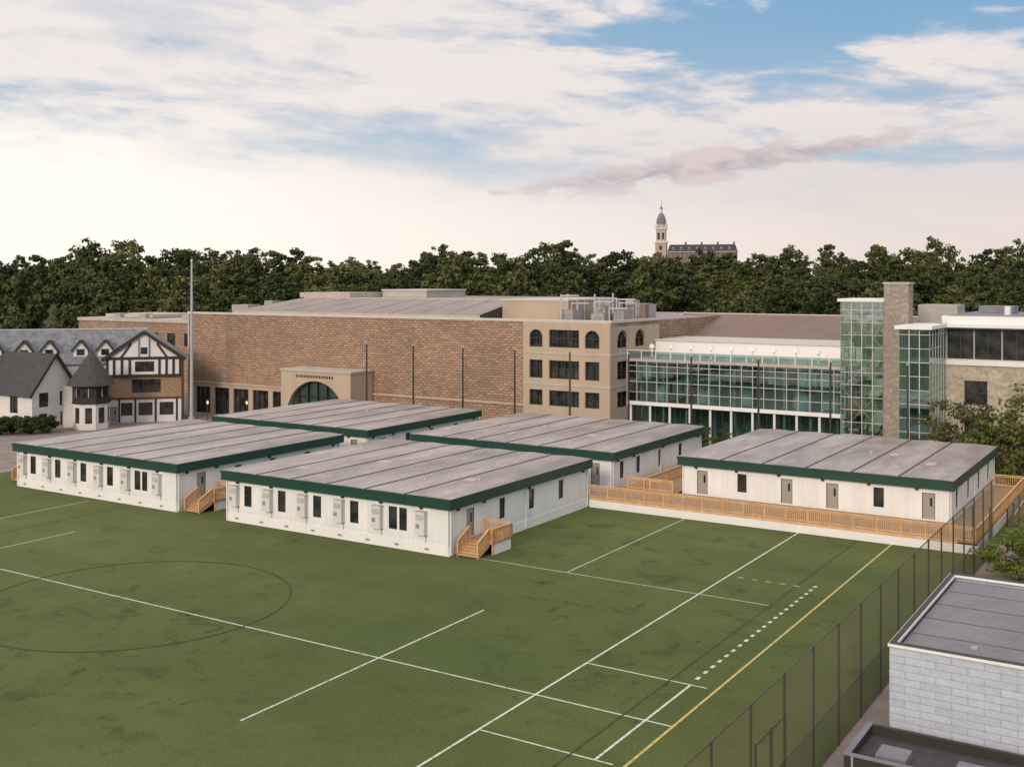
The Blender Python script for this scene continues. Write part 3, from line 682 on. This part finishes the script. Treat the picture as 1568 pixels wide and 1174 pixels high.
def rightwing():
    g=G('stone_and_glass_wing',-29.9,127).absolute(-29.9,127)
    q0,q1,p0,p1,H=-29.3,-26.0,127.5,136.4,14.6
    for (o,d,L,n) in (((q0,p0),(1,0),q1-q0,3),((q1,p0),(0,1),p1-p0,6),((q0,p0),(0,1),p1-p0,6)):
        g.add('bay_glass',CURTAIN,[(o[0],o[1],-3),(o[0]+d[0]*L,o[1]+d[1]*L,-3),(o[0]+d[0]*L,o[1]+d[1]*L,H),(o[0],o[1],H)],[(0,1,2,3)])
        for k in range(n+1):
            x=o[0]+d[0]*L*k/n; y=o[1]+d[1]*L*k/n; g.box('bay_mullions',COPING,x-0.05,x+0.05,y-0.05,y+0.05,-3,H)
        z=-1.5
        while z<H: g.beam('bay_transoms',COPING,(o[0],o[1],z),(o[0]+d[0]*L,o[1]+d[1]*L,z),0.07); z+=1.55
    for z in (2.8,6.8,10.8): g.box('bay_floors',TREAD,q0+0.2,q1-0.15,p0+0.5,p1,z,z+0.3)
    g.box('bay_back',INTER,q0+0.5,q1-0.5,p1-2,p1-1.8,-3,H-0.2)
    g.box('bay_roof',WHITE,q0-0.4,q1+0.3,p0-0.4,p1,H+0.001,H+0.4)
    pf=136.5; x0,x1=-26.2,22; L=x1-x0
    g.wall('stone_walls',STONE,(x0,pf),*FR,L,-3,10.2,[(2.2+k*6.5,4.7+k*6.5,5.6,8.4,'win',1,1) for k in range(7)]+[(2.2+k*6.5,4.7+k*6.5,0.6,3.6,'win',1,1) for k in range(7)],rev=0.35,fmat=DARKM,fw=0.1)
    g.box('sill_band',WHITE,x0,x1,pf-0.2,pf+0.3,10.2,10.75)
    g.wall('clerestory',COPING,(x0,pf+0.1),*FR,L,10.75,14.6,[(0.3+k*3.0,3.2+k*3.0,10.9,14.4,'win',1,0) for k in range(15)],rev=0.1,fmat=COPING,fw=0.1)
    g.box('roof_fascia',WHITE,x0-0.5,x1,pf-1.2,pf+20,14.6,15.0); g.box('roof_fascia_upper',WHITE,x0-0.2,x1,pf-0.5,pf+20,15.001,15.9)
    g.box('roof',GREYROOF,x0+0.3,x1-0.3,pf,pf+19.5,15.901,15.98)
    g.box('mech_screens',HVAC,-31,-26.3,145,150,10,17.0); g.box('mech_screens_b',GREYROOF,-24,-20,146,150,15.99,16.9)
    g.cyl('vent_stack',WHITE,-20.0,141,15.98,17.0,0.35,n=12); g.cyl('vent_stack_b',POLEM,-16,141,15.98,16.9,0.12,n=8)
    g.box('left_return',STONE,x0,x0+0.3,pf+0.02,pf+19,-3,10.2); g.box('core_block',CONC2,-37,-26.4,141,156,-3,13.6)
    g.done()
rightwing()
# ------------------------------------------------------------------ Tudor houses
def tudor():
    rot=math.radians(14)
    u0=163; Y0=178; X0=(u0-784)/F*Y0
    g=G('tudor_house',rot=rot,world=(X0,Y0),z=-3)
    Wd=11.6; D=9
    ze,zp=10.4,14.5
    g.wall('ground_floor',STUCCO,(0,0),*FR,Wd,0,3.9,[(0.6,1.6,0.1,2.6,'door'),(2.2,4.0,1.1,3.2,'win',2,1),(4.9,7.1,1.1,3.2,'win',2,1),(8.2,10.4,1.1,3.2,'win',2,1)],fmat=REDD)
    g.wall('brick_storey',BRICK2,(0,0),*FR,Wd,3.9,7.6,[(3.9,8.4,4.8,7.0,'win',4,1)],fmat=DARKT)
    g.wall('half_timber_panels',STUCCO,(0,-0.25),*FR,Wd,7.7,ze,[(4.4,7.4,8.2,9.9,'win',3,1)],fmat=DARKT)
    g.add('half_timber_panels',STUCCO,[(0,-0.25,ze),(Wd,-0.25,ze),(Wd/2,-0.25,zp)],[(0,1,2)])
    g.wall('side_wall',BRICK2,(Wd,0),*RT,D,0,ze); g.wall('side_wall',BRICK2,(0,0),(0,1),(-1,0),D,0,ze)
    g.box('jetty_beam',DARKT,-0.1,Wd+0.1,-0.4,0,7.4,7.8); g.box('sill_beam',REDD,-0.05,Wd+0.05,-0.12,-0.002,3.75,4.05)
    for x in (0.15,1.2,2.4,3.6,8.2,9.3,10.4,Wd-0.15): g.box('timber_studs',DARKT,x-0.2,x+0.2,-0.33,-0.253,7.81,ze)
    for x in (1.95,4.45,7.6,10.9): g.box('ground_posts',DARKT,x-0.15,x+0.15,-0.08,-0.002,0,3.74)
    g.box('timber_beam',DARKT,0,Wd,-0.34,-0.253,ze-0.2,ze+0.25)
    for s in (-1,1):
        g.beam('timber_braces',DARKT,(Wd/2+s*0.8,-0.3,ze+0.1),(Wd/2+s*0.8,-0.3,zp-0.9),0.08,0.34)
        g.beam('timber_braces',DARKT,(Wd/2+s*3.6,-0.3,ze+0.1),(Wd/2+s*2.0,-0.3,zp-1.7),0.08,0.34)
        g.beam('barge_boards',DARKT,(Wd/2,-0.55,zp+0.2),(Wd/2+s*(Wd/2+0.7),-0.55,ze-0.25),0.12,0.55)
    g.box('gable_vent',WIN,Wd/2-0.5,Wd/2+0.5,-0.3,-0.254,ze+0.7,ze+1.8)
    for s in (-1,1):
        a=Wd/2+s*(Wd/2+0.7)
        g.add('roof',SLATE,[(Wd/2,-0.6,zp+0.3),(Wd/2,D,zp+0.3),(a,D,ze-0.2),(a,-0.6,ze-0.2)],[(0,1,2,3)])
    L=34
    g.wall('wing_walls',STUCCO,(-L,3.0),*FR,L,0,9.6,[(1.5+k*4,3.3+k*4,5.5,7.4,'win',2,1) for k in range(8)],fmat=WHITE)
    g.add('wing_roof',SLATE,[(-L,2.4,9.4),(Wd/2,2.4,9.4),(Wd/2,8,14.9),(-L,8,14.9)],[(0,1,2,3)])
    g.add('wing_roof',SLATE,[(-L,13.6,9.4),(Wd-1,13.6,9.4),(Wd/2,8,14.9),(-L,8,14.9)],[(0,1,2,3)])
    g.box('ridge',COPING,-L,Wd/2,7.9,8.1,14.85,15.0)
    for x in (-26,-21,-17.5,-13,-9.2,-4.4,-0.6):
        y=3.6; w=1.15
        g.add('dormer_fronts',STUCCO,[(x-w,y,10.6),(x+w,y,10.6),(x+w,y,11.7),(x,y,13.1),(x-w,y,11.7)],[(0,1,2,3,4)])
        g.box('dormer_windows',WIN,x-0.6,x+0.6,y-0.04,y-0.005,10.8,11.8)
        g.add('dormer_cheeks',SLATE,[(x+w,y,10.6),(x+w,y,11.7),(x+w,y+1.4,11.9)],[(0,1,2)])
        for s in (-1,1):
            g.add('dormer_roofs',SHING,[(x,y-0.3,13.3),(x,y+3.0,13.3),(x+s*(w+0.3),y+1.2,11.5),(x+s*(w+0.3),y-0.3,11.5)],[(0,1,2,3)])
            g.beam('dormer_boards',DARKT,(x,y-0.3,13.3),(x+s*(w+0.3),y-0.3,11.45),0.08,0.25)
    for x in (-30,-22): g.box('chimneys',BRICK2,x-0.6,x+0.6,8.5,9.7,13,16.0)
    g.done()
    g=G('white_stucco_house',-175,103,-3).absolute(-175,103,0)
    x0,x1=-178,-151.3; y0,y1=102.5,110.2; ym=106.4; e=6.0; r=11.7
    g.wall('walls',STUCCO,(x0,y0),*FR,x1-x0,0,e,[(x1-x0-5.6,x1-x0-3.6,2.6,5.2,'win',1,1),(x1-x0-2.0,x1-x0-0.5,0.5,2.4,'win',1,1),(x1-x0-12,x1-x0-10,2.6,5.2,'win',1,1)],fmat=DARKT)
    g.wall('walls',STUCCO,(x1,y0),*RT,y1-y0,0,e,[(1.2,2.6,0.8,2.6,'win',1,1),(1.2,2.8,3.6,6-0.2,'win',1,1),(4.8,6.2,3.6,6-0.2,'win',1,1),(4.9,6.2,0.5,2.6,'win',1,1)],fmat=DARKT)
    g.add('walls',STUCCO,[(x1,y0,e),(x1,y1,e),(x1,ym,r-0.1)],[(0,1,2)])
    g.add('roof',SHING,[(x0,y0-0.7,e-0.7),(x1+0.6,y0-0.7,e-0.7),(x1+0.6,ym,r),(x0,ym,r)],[(0,1,2,3)])
    g.add('roof',SHING,[(x0,y1+0.5,e-0.6),(x1+0.6,y1+0.5,e-0.6),(x1+0.6,ym,r),(x0,ym,r)],[(0,1,2,3)])
    g.beam('barge_boards',DARKT,(x1+0.6,y0-0.75,e-0.75),(x1+0.6,ym,r),0.1,0.35); g.beam('barge_boards',DARKT,(x1+0.6,y1+0.55,e-0.65),(x1+0.6,ym,r),0.1,0.35)
    g.done()
    Y=172; X=(140-784)/F*Y
    g=G('turret_house',world=(X,Y),z=-3,rot=0.2)
    g.cyl('ground_drum',STUCCO,0,0,0,4.0,2.7,n=8,rotn=0.5); g.cyl('band',DARKT,0,0,4.0,4.25,2.95,n=8,rotn=0.5)
    g.cyl('upper_drum',DARKT,0,0,4.25,7.0,2.85,n=8,rotn=0.5)
    R=2.85*math.cos(math.pi/8)
    for k in range(8):
        a=2*math.pi*(k)/8; n=(math.cos(a),math.sin(a)); d=(-n[1],n[0])
        o=(n[0]*R-d[0]*0.9,n[1]*R-d[1]*0.9)
        g.wbox('upper_windows',WIN,o,d,n,0.1,1.7,5.0,6.5,-0.03,0.02); g.wbox('window_bars',WHITE,o,d,n,0.87,0.93,5.0,6.5,-0.05,-0.031)
        o2=(n[0]*2.5-d[0]*0.9,n[1]*2.5-d[1]*0.9); g.wbox('lower_windows',WIN,o2,d,n,0.4,1.4,1.0,3.4,-0.03,0.02)
    g.cyl('roof',SHING,0,0,6.8,12.2,3.7,0.08,n=16); g.cyl('finial',DARKM,0,0,12.2,13.0,0.06,n=6)
    g.box('link_walls',STUCCO,-6,-1,1,6,0,6.5); g.done()
tudor()
# ------------------------------------------------------------------ distant castle-like school
def castle():
    Y=640; X=(1012-784)/F*Y
    g=G('clock_tower_school',world=(X,Y),z=27,rot=math.radians(-14))
    Lb=39
    g.wall('body_walls',BRICK3,(4,0),*FR,Lb,-10,9.5,[(1+k*2.6,2.3+k*2.6,z,z+2.2,'win',0,1) for k in range(14) for z in (0.6,4.0,6.9)],fmat=CONC2,fw=0.2)
    g.wall('body_walls',BRICK3,(4+Lb,0),*RT,14,-10,9.5)
    g.box('cornice',CONC2,3.8,4.3+Lb,-0.4,14.3,9.5,10.0)
    vs=[(3.8,-0.3,10),(4.3+Lb,-0.3,10),(4.3+Lb,14.3,10),(3.8,14.3,10),(5,1.5,14),(3+Lb,1.5,14),(3+Lb,12.5,14),(5,12.5,14)]
    g.add('mansard_roof',SHING,vs,[(0,1,5,4),(1,2,6,5),(2,3,7,6),(3,0,4,7),(4,5,6,7)])
    for k in range(8): 
        x=7+k*4.6; g.box('dormers',CONC2,x-0.6,x+0.6,0,1.5,10.3,12.4); g.box('dormer_windows',WIN,x-0.4,x+0.4,-0.05,-0.005,10.6,12.0)
        if k%2: g.box('chimneys',BRICK3,x+1.8,x+2.8,4,5,13,15.6)
    g.box('tower_base',CONC,-3.2,3.2,-1,5.4,-10,15)
    for z in (2,7,11): g.box('tower_windows',WIN,-0.8,0.8,-1.06,-1.002,z,z+2.4)
    g.box('tower_cornice',STUCCO,-3.6,3.6,-1.4,5.8,15,15.8)
    g.box('belfry',CONC2,-2.7,2.7,-0.5,4.9,15.8,23)
    for x in (-1.3,1.3): g.box('belfry_openings',WIN,x-0.7,x+0.7,-0.56,-0.502,17,21)
    g.box('belfry_cornice',STUCCO,-3.2,3.2,-1,5.4,23,23.7)
    g.cyl('clock_stage',CONC2,0,2.2,23.7,26.5,2.7,2.5,n=8,rotn=0.5)
    g.cyl('dome_lower',SLATE,0,2.2,26.5,29.0,3.0,2.6,n=16); g.cyl('dome_mid',SLATE,0,2.2,29.0,31.2,2.6,1.7,n=16); g.cyl('dome_top',SLATE,0,2.2,31.2,32.5,1.7,0.9,n=16)
    g.cyl('lantern',STUCCO,0,2.2,32.5,35.0,0.8,n=8); g.cyl('lantern_roof',SLATE,0,2.2,35.0,36.6,1.1,0.15,n=8); g.cyl('spire',DARKM,0,2.2,36.6,40.5,0.15,0.05,n=6)
    for k in range(4):
        a=(-2.9,2.9)[k%2]; b=(-0.7,5.1)[k//2]; g.cyl('pinnacles',STUCCO,a,b,23.7,26.8,0.45,0.1,n=6)
    g.done()
castle()
# ------------------------------------------------------------------ poles and lamps
for q in (-97.2,-89.2,-81.2,-73.3,-65.4,-57.5,-49.6,-41.7,-33.8,-25.9):
    g=G('ball_net_pole',q,116.5,-3)
    g.cyl('post',DARKM,0,0,0,14.4,0.14,0.10,n=10); g.cyl('foot',DARKM,0,0,0,0.3,0.3,n=10); g.cyl('cap',POLEM,0,0,14.4,14.55,0.16,n=10); g.done()
g=G('tall_light_pole',world=(-52.4,180),z=-3); g.cyl('foundation',CONC2,0,0,0,0.8,0.5,n=12); g.cyl('shaft',POLEM,0,0,0.8,26.2,0.32,0.14,n=12); g.cyl('finial',POLEM,0,0,26.2,26.6,0.22,0.05,n=10); g.done()
for (u,p) in ((505,119),(318,121),(378,124),(1005,121),(1230,121)):
    g=G('campus_street_lamp',q_on(p,u),p,-3); g.cyl('post',DARKM,0,0,0,3.6,0.08,0.06,n=8); g.cyl('lantern',LAMP,0,0,3.6,4.1,0.13,0.19,n=8); g.cyl('lantern_cap',DARKM,0,0,4.1,4.35,0.28,0.05,n=8); g.done()
# ------------------------------------------------------------------ trees (all faces are quads)
def tree_arrays(seed,h,r,nclump=46,nleaf=170,ls=0.5,trunk=0.3,cb=0.28,cs=(0.2,0.36),spike=0.0,nlimb=14):
    rng=np.random.RandomState(seed)
    vs=[];fs=[];mi=[]
    def limb(a,b,r0,r1,n=6):
        a=Vector(a);b=Vector(b);d=(b-a).normalized(); up=Vector((0,0,1)) if abs(d.z)<0.9 else Vector((1,0,0))
        x=d.cross(up).normalized(); y=d.cross(x).normalized(); base=len(vs)
        for (c,rr) in ((a,r0),(b,r1)):
            for k in range(n):
                t=2*math.pi*k/n; vs.append(tuple(c+x*rr*math.cos(t)+y*rr*math.sin(t)))
        for k in range(n): fs.append((base+k,base+(k+1)%n,base+n+(k+1)%n,base+n+k)); mi.append(0)
    limb((0,0,-0.5),(0,0,h*0.55),trunk,trunk*0.55)
    cz=h*(cb+1)/2; rz=h*(1-cb)/2
    cl=[]
    for i in range(nclump):
        d=rng.normal(size=3); d/=np.linalg.norm(d)
        rr=rng.uniform(0.35,1.0)**0.6
        ang=math.atan2(d[1],d[0])
        wob=1+0.2*math.sin(3*ang+seed)+0.12*math.sin(5*ang+2*seed)+rng.uniform(-0.15,0.15)
        top=1+spike*rng.uniform(-0.6,1.0) if d[2]>0.3 else 1
        c=np.array([d[0]*r*rr*wob,d[1]*r*rr*wob,cz+d[2]*rz*rr*top*(0.92 if d[2]>0 else 0.8)])
        cl.append((c,rng.uniform(*cs)*r))
    for c,cr in cl[:nlimb]:
        limb((0,0,h*rng.uniform(0.25,0.5)),tuple(c),trunk*0.35,trunk*0.08,5)
    nb=len(vs)
    C=[];R=[]
    for c,cr in cl:
        n=max(16,int(nleaf*(cr/(r*0.28))**2))
        d=rng.normal(size=(n,3)); d/=np.linalg.norm(d,axis=1)[:,None]
        rad=cr*rng.uniform(0.3,1.2,size=n)**0.7
        C.append(c+d*rad[:,None]*np.array([1.2,1.2,0.7])); R.append(d)
    C=np.vstack(C); D=np.vstack(R)
    nrm=D+rng.normal(scale=0.55,size=D.shape); nrm[:,2]+=0.35; nrm/=np.linalg.norm(nrm,axis=1)[:,None]
    t=np.cross(nrm,rng.normal(size=D.shape)); t/=np.linalg.norm(t,axis=1)[:,None]; b=np.cross(nrm,t)
    sz=(ls*rng.uniform(0.6,1.3,size=len(C)))[:,None]
    q=np.stack([C-t*sz*0.5-b*sz*0.32,C+t*sz*0.5-b*sz*0.32,C+t*sz*0.35+b*sz*0.4,C-t*sz*0.35+b*sz*0.4],axis=1).reshape(-1,3)
    V=np.vstack([np.array(vs),q])
    Fq=np.vstack([np.array(fs),nb+np.arange(4*len(C)).reshape(-1,4)])
    mi=np.concatenate([np.zeros(len(fs),dtype=np.int32),np.ones(len(C),dtype=np.int32)])
    return V,Fq,mi
def quad_mesh(name,V,Fq,mi,leafm,tone=None):
    me=bpy.data.meshes.new(name); n=len(Fq)
    me.vertices.add(len(V)); me.vertices.foreach_set('co',V.astype(np.float32).ravel())
    me.loops.add(4*n); me.loops.foreach_set('vertex_index',Fq.astype(np.int32).ravel())
    me.polygons.add(n); me.polygons.foreach_set('loop_start',np.arange(0,4*n,4,dtype=np.int32))
    me.materials.append(BARK); me.materials.append(leafm)
    me.polygons.foreach_set('material_index',mi.astype(np.int32))
    if tone is not None:
        a=me.attributes.new('tone','FLOAT','FACE'); a.data.foreach_set('value',tone.astype(np.float32))
    me.update(calc_edges=True); return me
rnd=random.Random(11)
far=[tree_arrays(10+i,18,(5.2,6.2,5.6,7.0,4.6,5.8)[i],nclump=80,nleaf=62,ls=0.78,cs=(0.13,0.27),spike=0.18,cb=0.18,nlimb=5) for i in range(6)]
VV=[];FF=[];MM=[];TT=[];base=0
for (Y,sc) in ((287,0.88),(318,1.0),(354,1.04),(396,1.06),(446,1.08),(530,0.90)):
    half=Y*0.53; x=-half
    while x<half:
        yy=Y+rnd.uniform(-11,11); s=sc*rnd.uniform(0.76,1.22)
        big=1.0+0.08*math.sin(x*0.045+1.3)+0.07*math.sin(x*0.11+Y)
        sz=s*big*rnd.uniform(0.90,1.14)
        V,Fq,mi=rnd.choice(far); a=rnd.uniform(0,6.28); ca,sa=math.cos(a),math.sin(a)
        P=np.empty_like(V); P[:,0]=(V[:,0]*ca-V[:,1]*sa)*s+x; P[:,1]=(V[:,0]*sa+V[:,1]*ca)*s+yy; P[:,2]=V[:,2]*sz+hill(yy)-3.6
        VV.append(P); FF.append(Fq+base); MM.append(mi); TT.append(np.full(len(Fq),rnd.random())); base+=len(V)
        x+=rnd.uniform(6.5,12.0)
me=quad_mesh('distant_treeline',np.vstack(VV),np.vstack(FF),np.concatenate(MM),LEAFF,np.concatenate(TT))
ob=bpy.data.objects.new('distant_treeline',me); scene.collection.objects.link(ob)
def tm(name,seed,h,r,leafm,**k): return quad_mesh(name,*tree_arrays(seed,h,r,**k),leafm)
def plant(me,X,Y,z,s,name):
    o=bpy.data.objects.new(name,me); o.location=(X,Y,z); o.rotation_euler=(0,0,rnd.uniform(0,6.28)); o.scale=(s,s,s)
    scene.collection.objects.link(o); return o
br=tm('broadleaf',31,8.5,3.4,LEAF3,nclump=70,nleaf=100,ls=0.24,trunk=0.16,cb=0.12,cs=(0.12,0.26),spike=0.3)
br2=tm('broadleaf_b',32,8,3.0,LEAF2,nclump=56,nleaf=100,ls=0.24,trunk=0.14,cb=0.15,cs=(0.12,0.26),spike=0.3)
sh=tm('shrub',33,3.2,2.3,LEAF2,nclump=44,nleaf=150,ls=0.16,trunk=0.08,cb=0.02,cs=(0.15,0.3))
shd=tm('shrub_dark',34,3.0,2.0,LEAF,nclump=26,nleaf=160,ls=0.22,trunk=0.08,cb=0.02)
def at(me,name,q,p,z,s):
    X,Y=W(q,p); plant(me,X,Y,z,s,name)
at(br,'broadleaf_tree',q_on(126,1475),126,-3,1.3); at(br2,'broadleaf_tree',q_on(123,1550),123,-3,1.25); at(br,'broadleaf_tree',q_on(124,1600),124,-3,1.5)
at(br,'broadleaf_tree',q_on(127,1518),127,-3,1.15)
at(br2,'broadleaf_tree',q_on(125,1438),125,-3,0.95)
at(shd,'broadleaf_tree',q_on(131,1046),131,-3,1.6); at(br2,'broadleaf_tree',q_on(128,1108),128,-3,0.6)
at(sh,'flowering_shrub',-10.6,80,0,1.05); at(sh,'flowering_shrub',-7.6,79,0,1.0); at(sh,'flowering_shrub',-9.0,84,0,1.1)
for (u,Y) in ((15,166),(42,165),(70,166),(-5,164)):
    plant(shd,(u-784)/F*Y,Y,-3,0.9,'garden_shrub')
# ------------------------------------------------------------------ camera
cam=bpy.data.cameras.new('camera'); co=bpy.data.objects.new('camera',cam); scene.collection.objects.link(co)
co.location=(0,0,HC); co.rotation_euler=(math.radians(90),0,0)
cam.sensor_width=36; cam.lens=F/1568*36; cam.shift_y=-157/1568; cam.clip_end=20000; cam.clip_start=0.5
scene.camera=co
# ------------------------------------------------------------------ light
el=math.radians(22); az=math.radians(208)
D=Vector((math.sin(az)*math.cos(el),math.cos(az)*math.cos(el),math.sin(el)))
sl=bpy.data.lights.new('sun','SUN'); sl.energy=2.1; sl.angle=math.radians(14); sl.color=(1.0,0.82,0.65)
so=bpy.data.objects.new('sun',sl); so.rotation_euler=D.to_track_quat('Z','Y').to_euler(); scene.collection.objects.link(so)
w=bpy.data.worlds.new('World'); scene.world=w; w.use_nodes=True; nt=w.node_tree
bg=nt.nodes['Background']
sky=nt.nodes.new('ShaderNodeTexSky'); sky.sky_type='NISHITA'; sky.sun_disc=False; sky.sun_elevation=el; sky.sun_rotation=az
sky.air_density=1.0; sky.dust_density=1.0
tc=nt.nodes.new('ShaderNodeTexCoord'); sp=nt.nodes.new('ShaderNodeSeparateXYZ'); nt.links.new(tc.outputs['Generated'],sp.inputs[0])
x,y,z=sp.outputs
def comb(a,b,c):
    n=nt.nodes.new('ShaderNodeCombineXYZ')
    for i,v in enumerate((a,b,c)):
        if isinstance(v,bpy.types.NodeSocket): nt.links.new(v,n.inputs[i])
        else: n.inputs[i].default_value=v
    return n.outputs[0]
A=M(nt,'ARCTAN2',x,y)                       # azimuth, 0 = +Y, + = right
def smooth(v,a,b):
    n=nt.nodes.new('ShaderNodeMapRange'); n.interpolation_type='SMOOTHSTEP'
    n.inputs['From Min'].default_value=a; n.inputs['From Max'].default_value=b
    nt.links.new(v,n.inputs['Value']); return n.outputs[0]
def wnoise(vec,detail,rough,dist=0.0):
    n=nt.nodes.new('ShaderNodeTexNoise'); n.inputs['Scale'].default_value=1.0; n.inputs['Detail'].default_value=detail
    n.inputs['Roughness'].default_value=rough; n.inputs['Distortion'].default_value=dist
    nt.links.new(vec,n.inputs['Vector']); return n.outputs['Fac']
zt=M(nt,'ADD',z,M(nt,'MULTIPLY',A,0.05))
n1=wnoise(comb(M(nt,'MULTIPLY',A,5.5),M(nt,'MULTIPLY',zt,25.0),4.4),7,0.56,0.3)
n1b=wnoise(comb(M(nt,'MULTIPLY',A,24.0),M(nt,'MULTIPLY',zt,76.0),5.7),5,0.6,0.2)
n2=wnoise(comb(M(nt,'MULTIPLY',A,2.0),M(nt,'MULTIPLY',z,9.0),7.3),2,0.5)
tex=M(nt,'ADD',M(nt,'MULTIPLY',n1,0.78),M(nt,'MULTIPLY',n1b,0.22))
cov=M(nt,'ADD',tex,M(nt,'MULTIPLY',M(nt,'SUBTRACT',n2,0.5),0.25))
clear=M(nt,'MULTIPLY',smooth(A,-0.05,0.38),smooth(z,0.16,0.235))
cov=M(nt,'SUBTRACT',cov,M(nt,'MULTIPLY',clear,0.25))
cov=M(nt,'ADD',cov,0.03)
cov=M(nt,'ADD',cov,M(nt,'MULTIPLY',M(nt,'SUBTRACT',1.0,smooth(A,-0.4,0.3)),0.06))
cov=M(nt,'ADD',cov,M(nt,'MULTIPLY',smooth(z,0.26,0.42),0.25))  # extra cloud cover added above the frame for more ambient light
mask=smooth(cov,0.41,0.56)
shade=smooth(tex,0.44,0.57)
bluec=mixc(nt,0.8,sky.outputs[0],(1.6,3.2,5.0))
lf=M(nt,'SUBTRACT',1.0,smooth(A,-0.4,0.40))
bluec=mixc(nt,M(nt,'MULTIPLY',lf,0.5),bluec,(4.2,5.1,5.9))
bluec=mixc(nt,M(nt,'MULTIPLY',M(nt,'SUBTRACT',1.0,smooth(z,0.14,0.24)),0.4),bluec,(4.3,5.0,5.8))
cloudc=mixc(nt,shade,(4.9,5.0,5.6),(7.6,6.8,6.4))
cloudc=mixc(nt,M(nt,'MULTIPLY',lf,0.4),cloudc,(8.0,7.4,7.0))
c=mixc(nt,M(nt,'MULTIPLY',mask,0.90),bluec,cloudc)
# warm haze above the horizon, brightest at left
left=M(nt,'SUBTRACT',1.0,smooth(A,-0.45,0.45))
zz=M(nt,'SUBTRACT',z,M(nt,'MULTIPLY',left,0.02))
zz=M(nt,'SUBTRACT',zz,M(nt,'MULTIPLY',M(nt,'SUBTRACT',tex,0.5),0.14))
hz=M(nt,'SUBTRACT',1.0,smooth(zz,0.055,0.158))
hc=mixc(nt,left,(7.0,6.1,5.6),(9.2,8.6,7.8))
hc=mixc(nt,M(nt,'MULTIPLY',smooth(z,0.03,0.12),M(nt,'SUBTRACT',1.0,left)),hc,(5.8,5.5,5.6))
c=mixc(nt,M(nt,'MULTIPLY',hz,0.95),c,hc)
# bright cloud veil added overhead, out of view, to raise the ambient light
c=mixc(nt,M(nt,'MULTIPLY',smooth(z,0.30,0.55),0.8),c,(10.3,9.5,8.8))
# isolated mauve cloud bank at right
ev=M(nt,'ABSOLUTE',M(nt,'SUBTRACT',z,M(nt,'ADD',0.105,M(nt,'MULTIPLY',M(nt,'SUBTRACT',A,0.2),0.12))))
ea=M(nt,'ABSOLUTE',M(nt,'SUBTRACT',A,0.19))
n3=wnoise(comb(M(nt,'MULTIPLY',A,20.0),M(nt,'MULTIPLY',z,58.0),3.1),7,0.6)
bank=M(nt,'SUBTRACT',M(nt,'SUBTRACT',M(nt,'ADD',0.22,n3),M(nt,'MULTIPLY',ev,17.0)),M(nt,'MULTIPLY',M(nt,'POWER',M(nt,'DIVIDE',ea,0.16),2.0),0.18))
c=mixc(nt,M(nt,'MULTIPLY',smooth(bank,0.44,0.62),0.82),c,mixc(nt,smooth(n3,0.38,0.62),(3.7,3.3,3.7),(5.9,4.9,4.9)))
nt.links.new(c,bg.inputs['Color']); bg.inputs['Strength'].default_value=0.12
scene.view_settings.view_transform='Standard'; scene.view_settings.look='None'; scene.view_settings.exposure=0
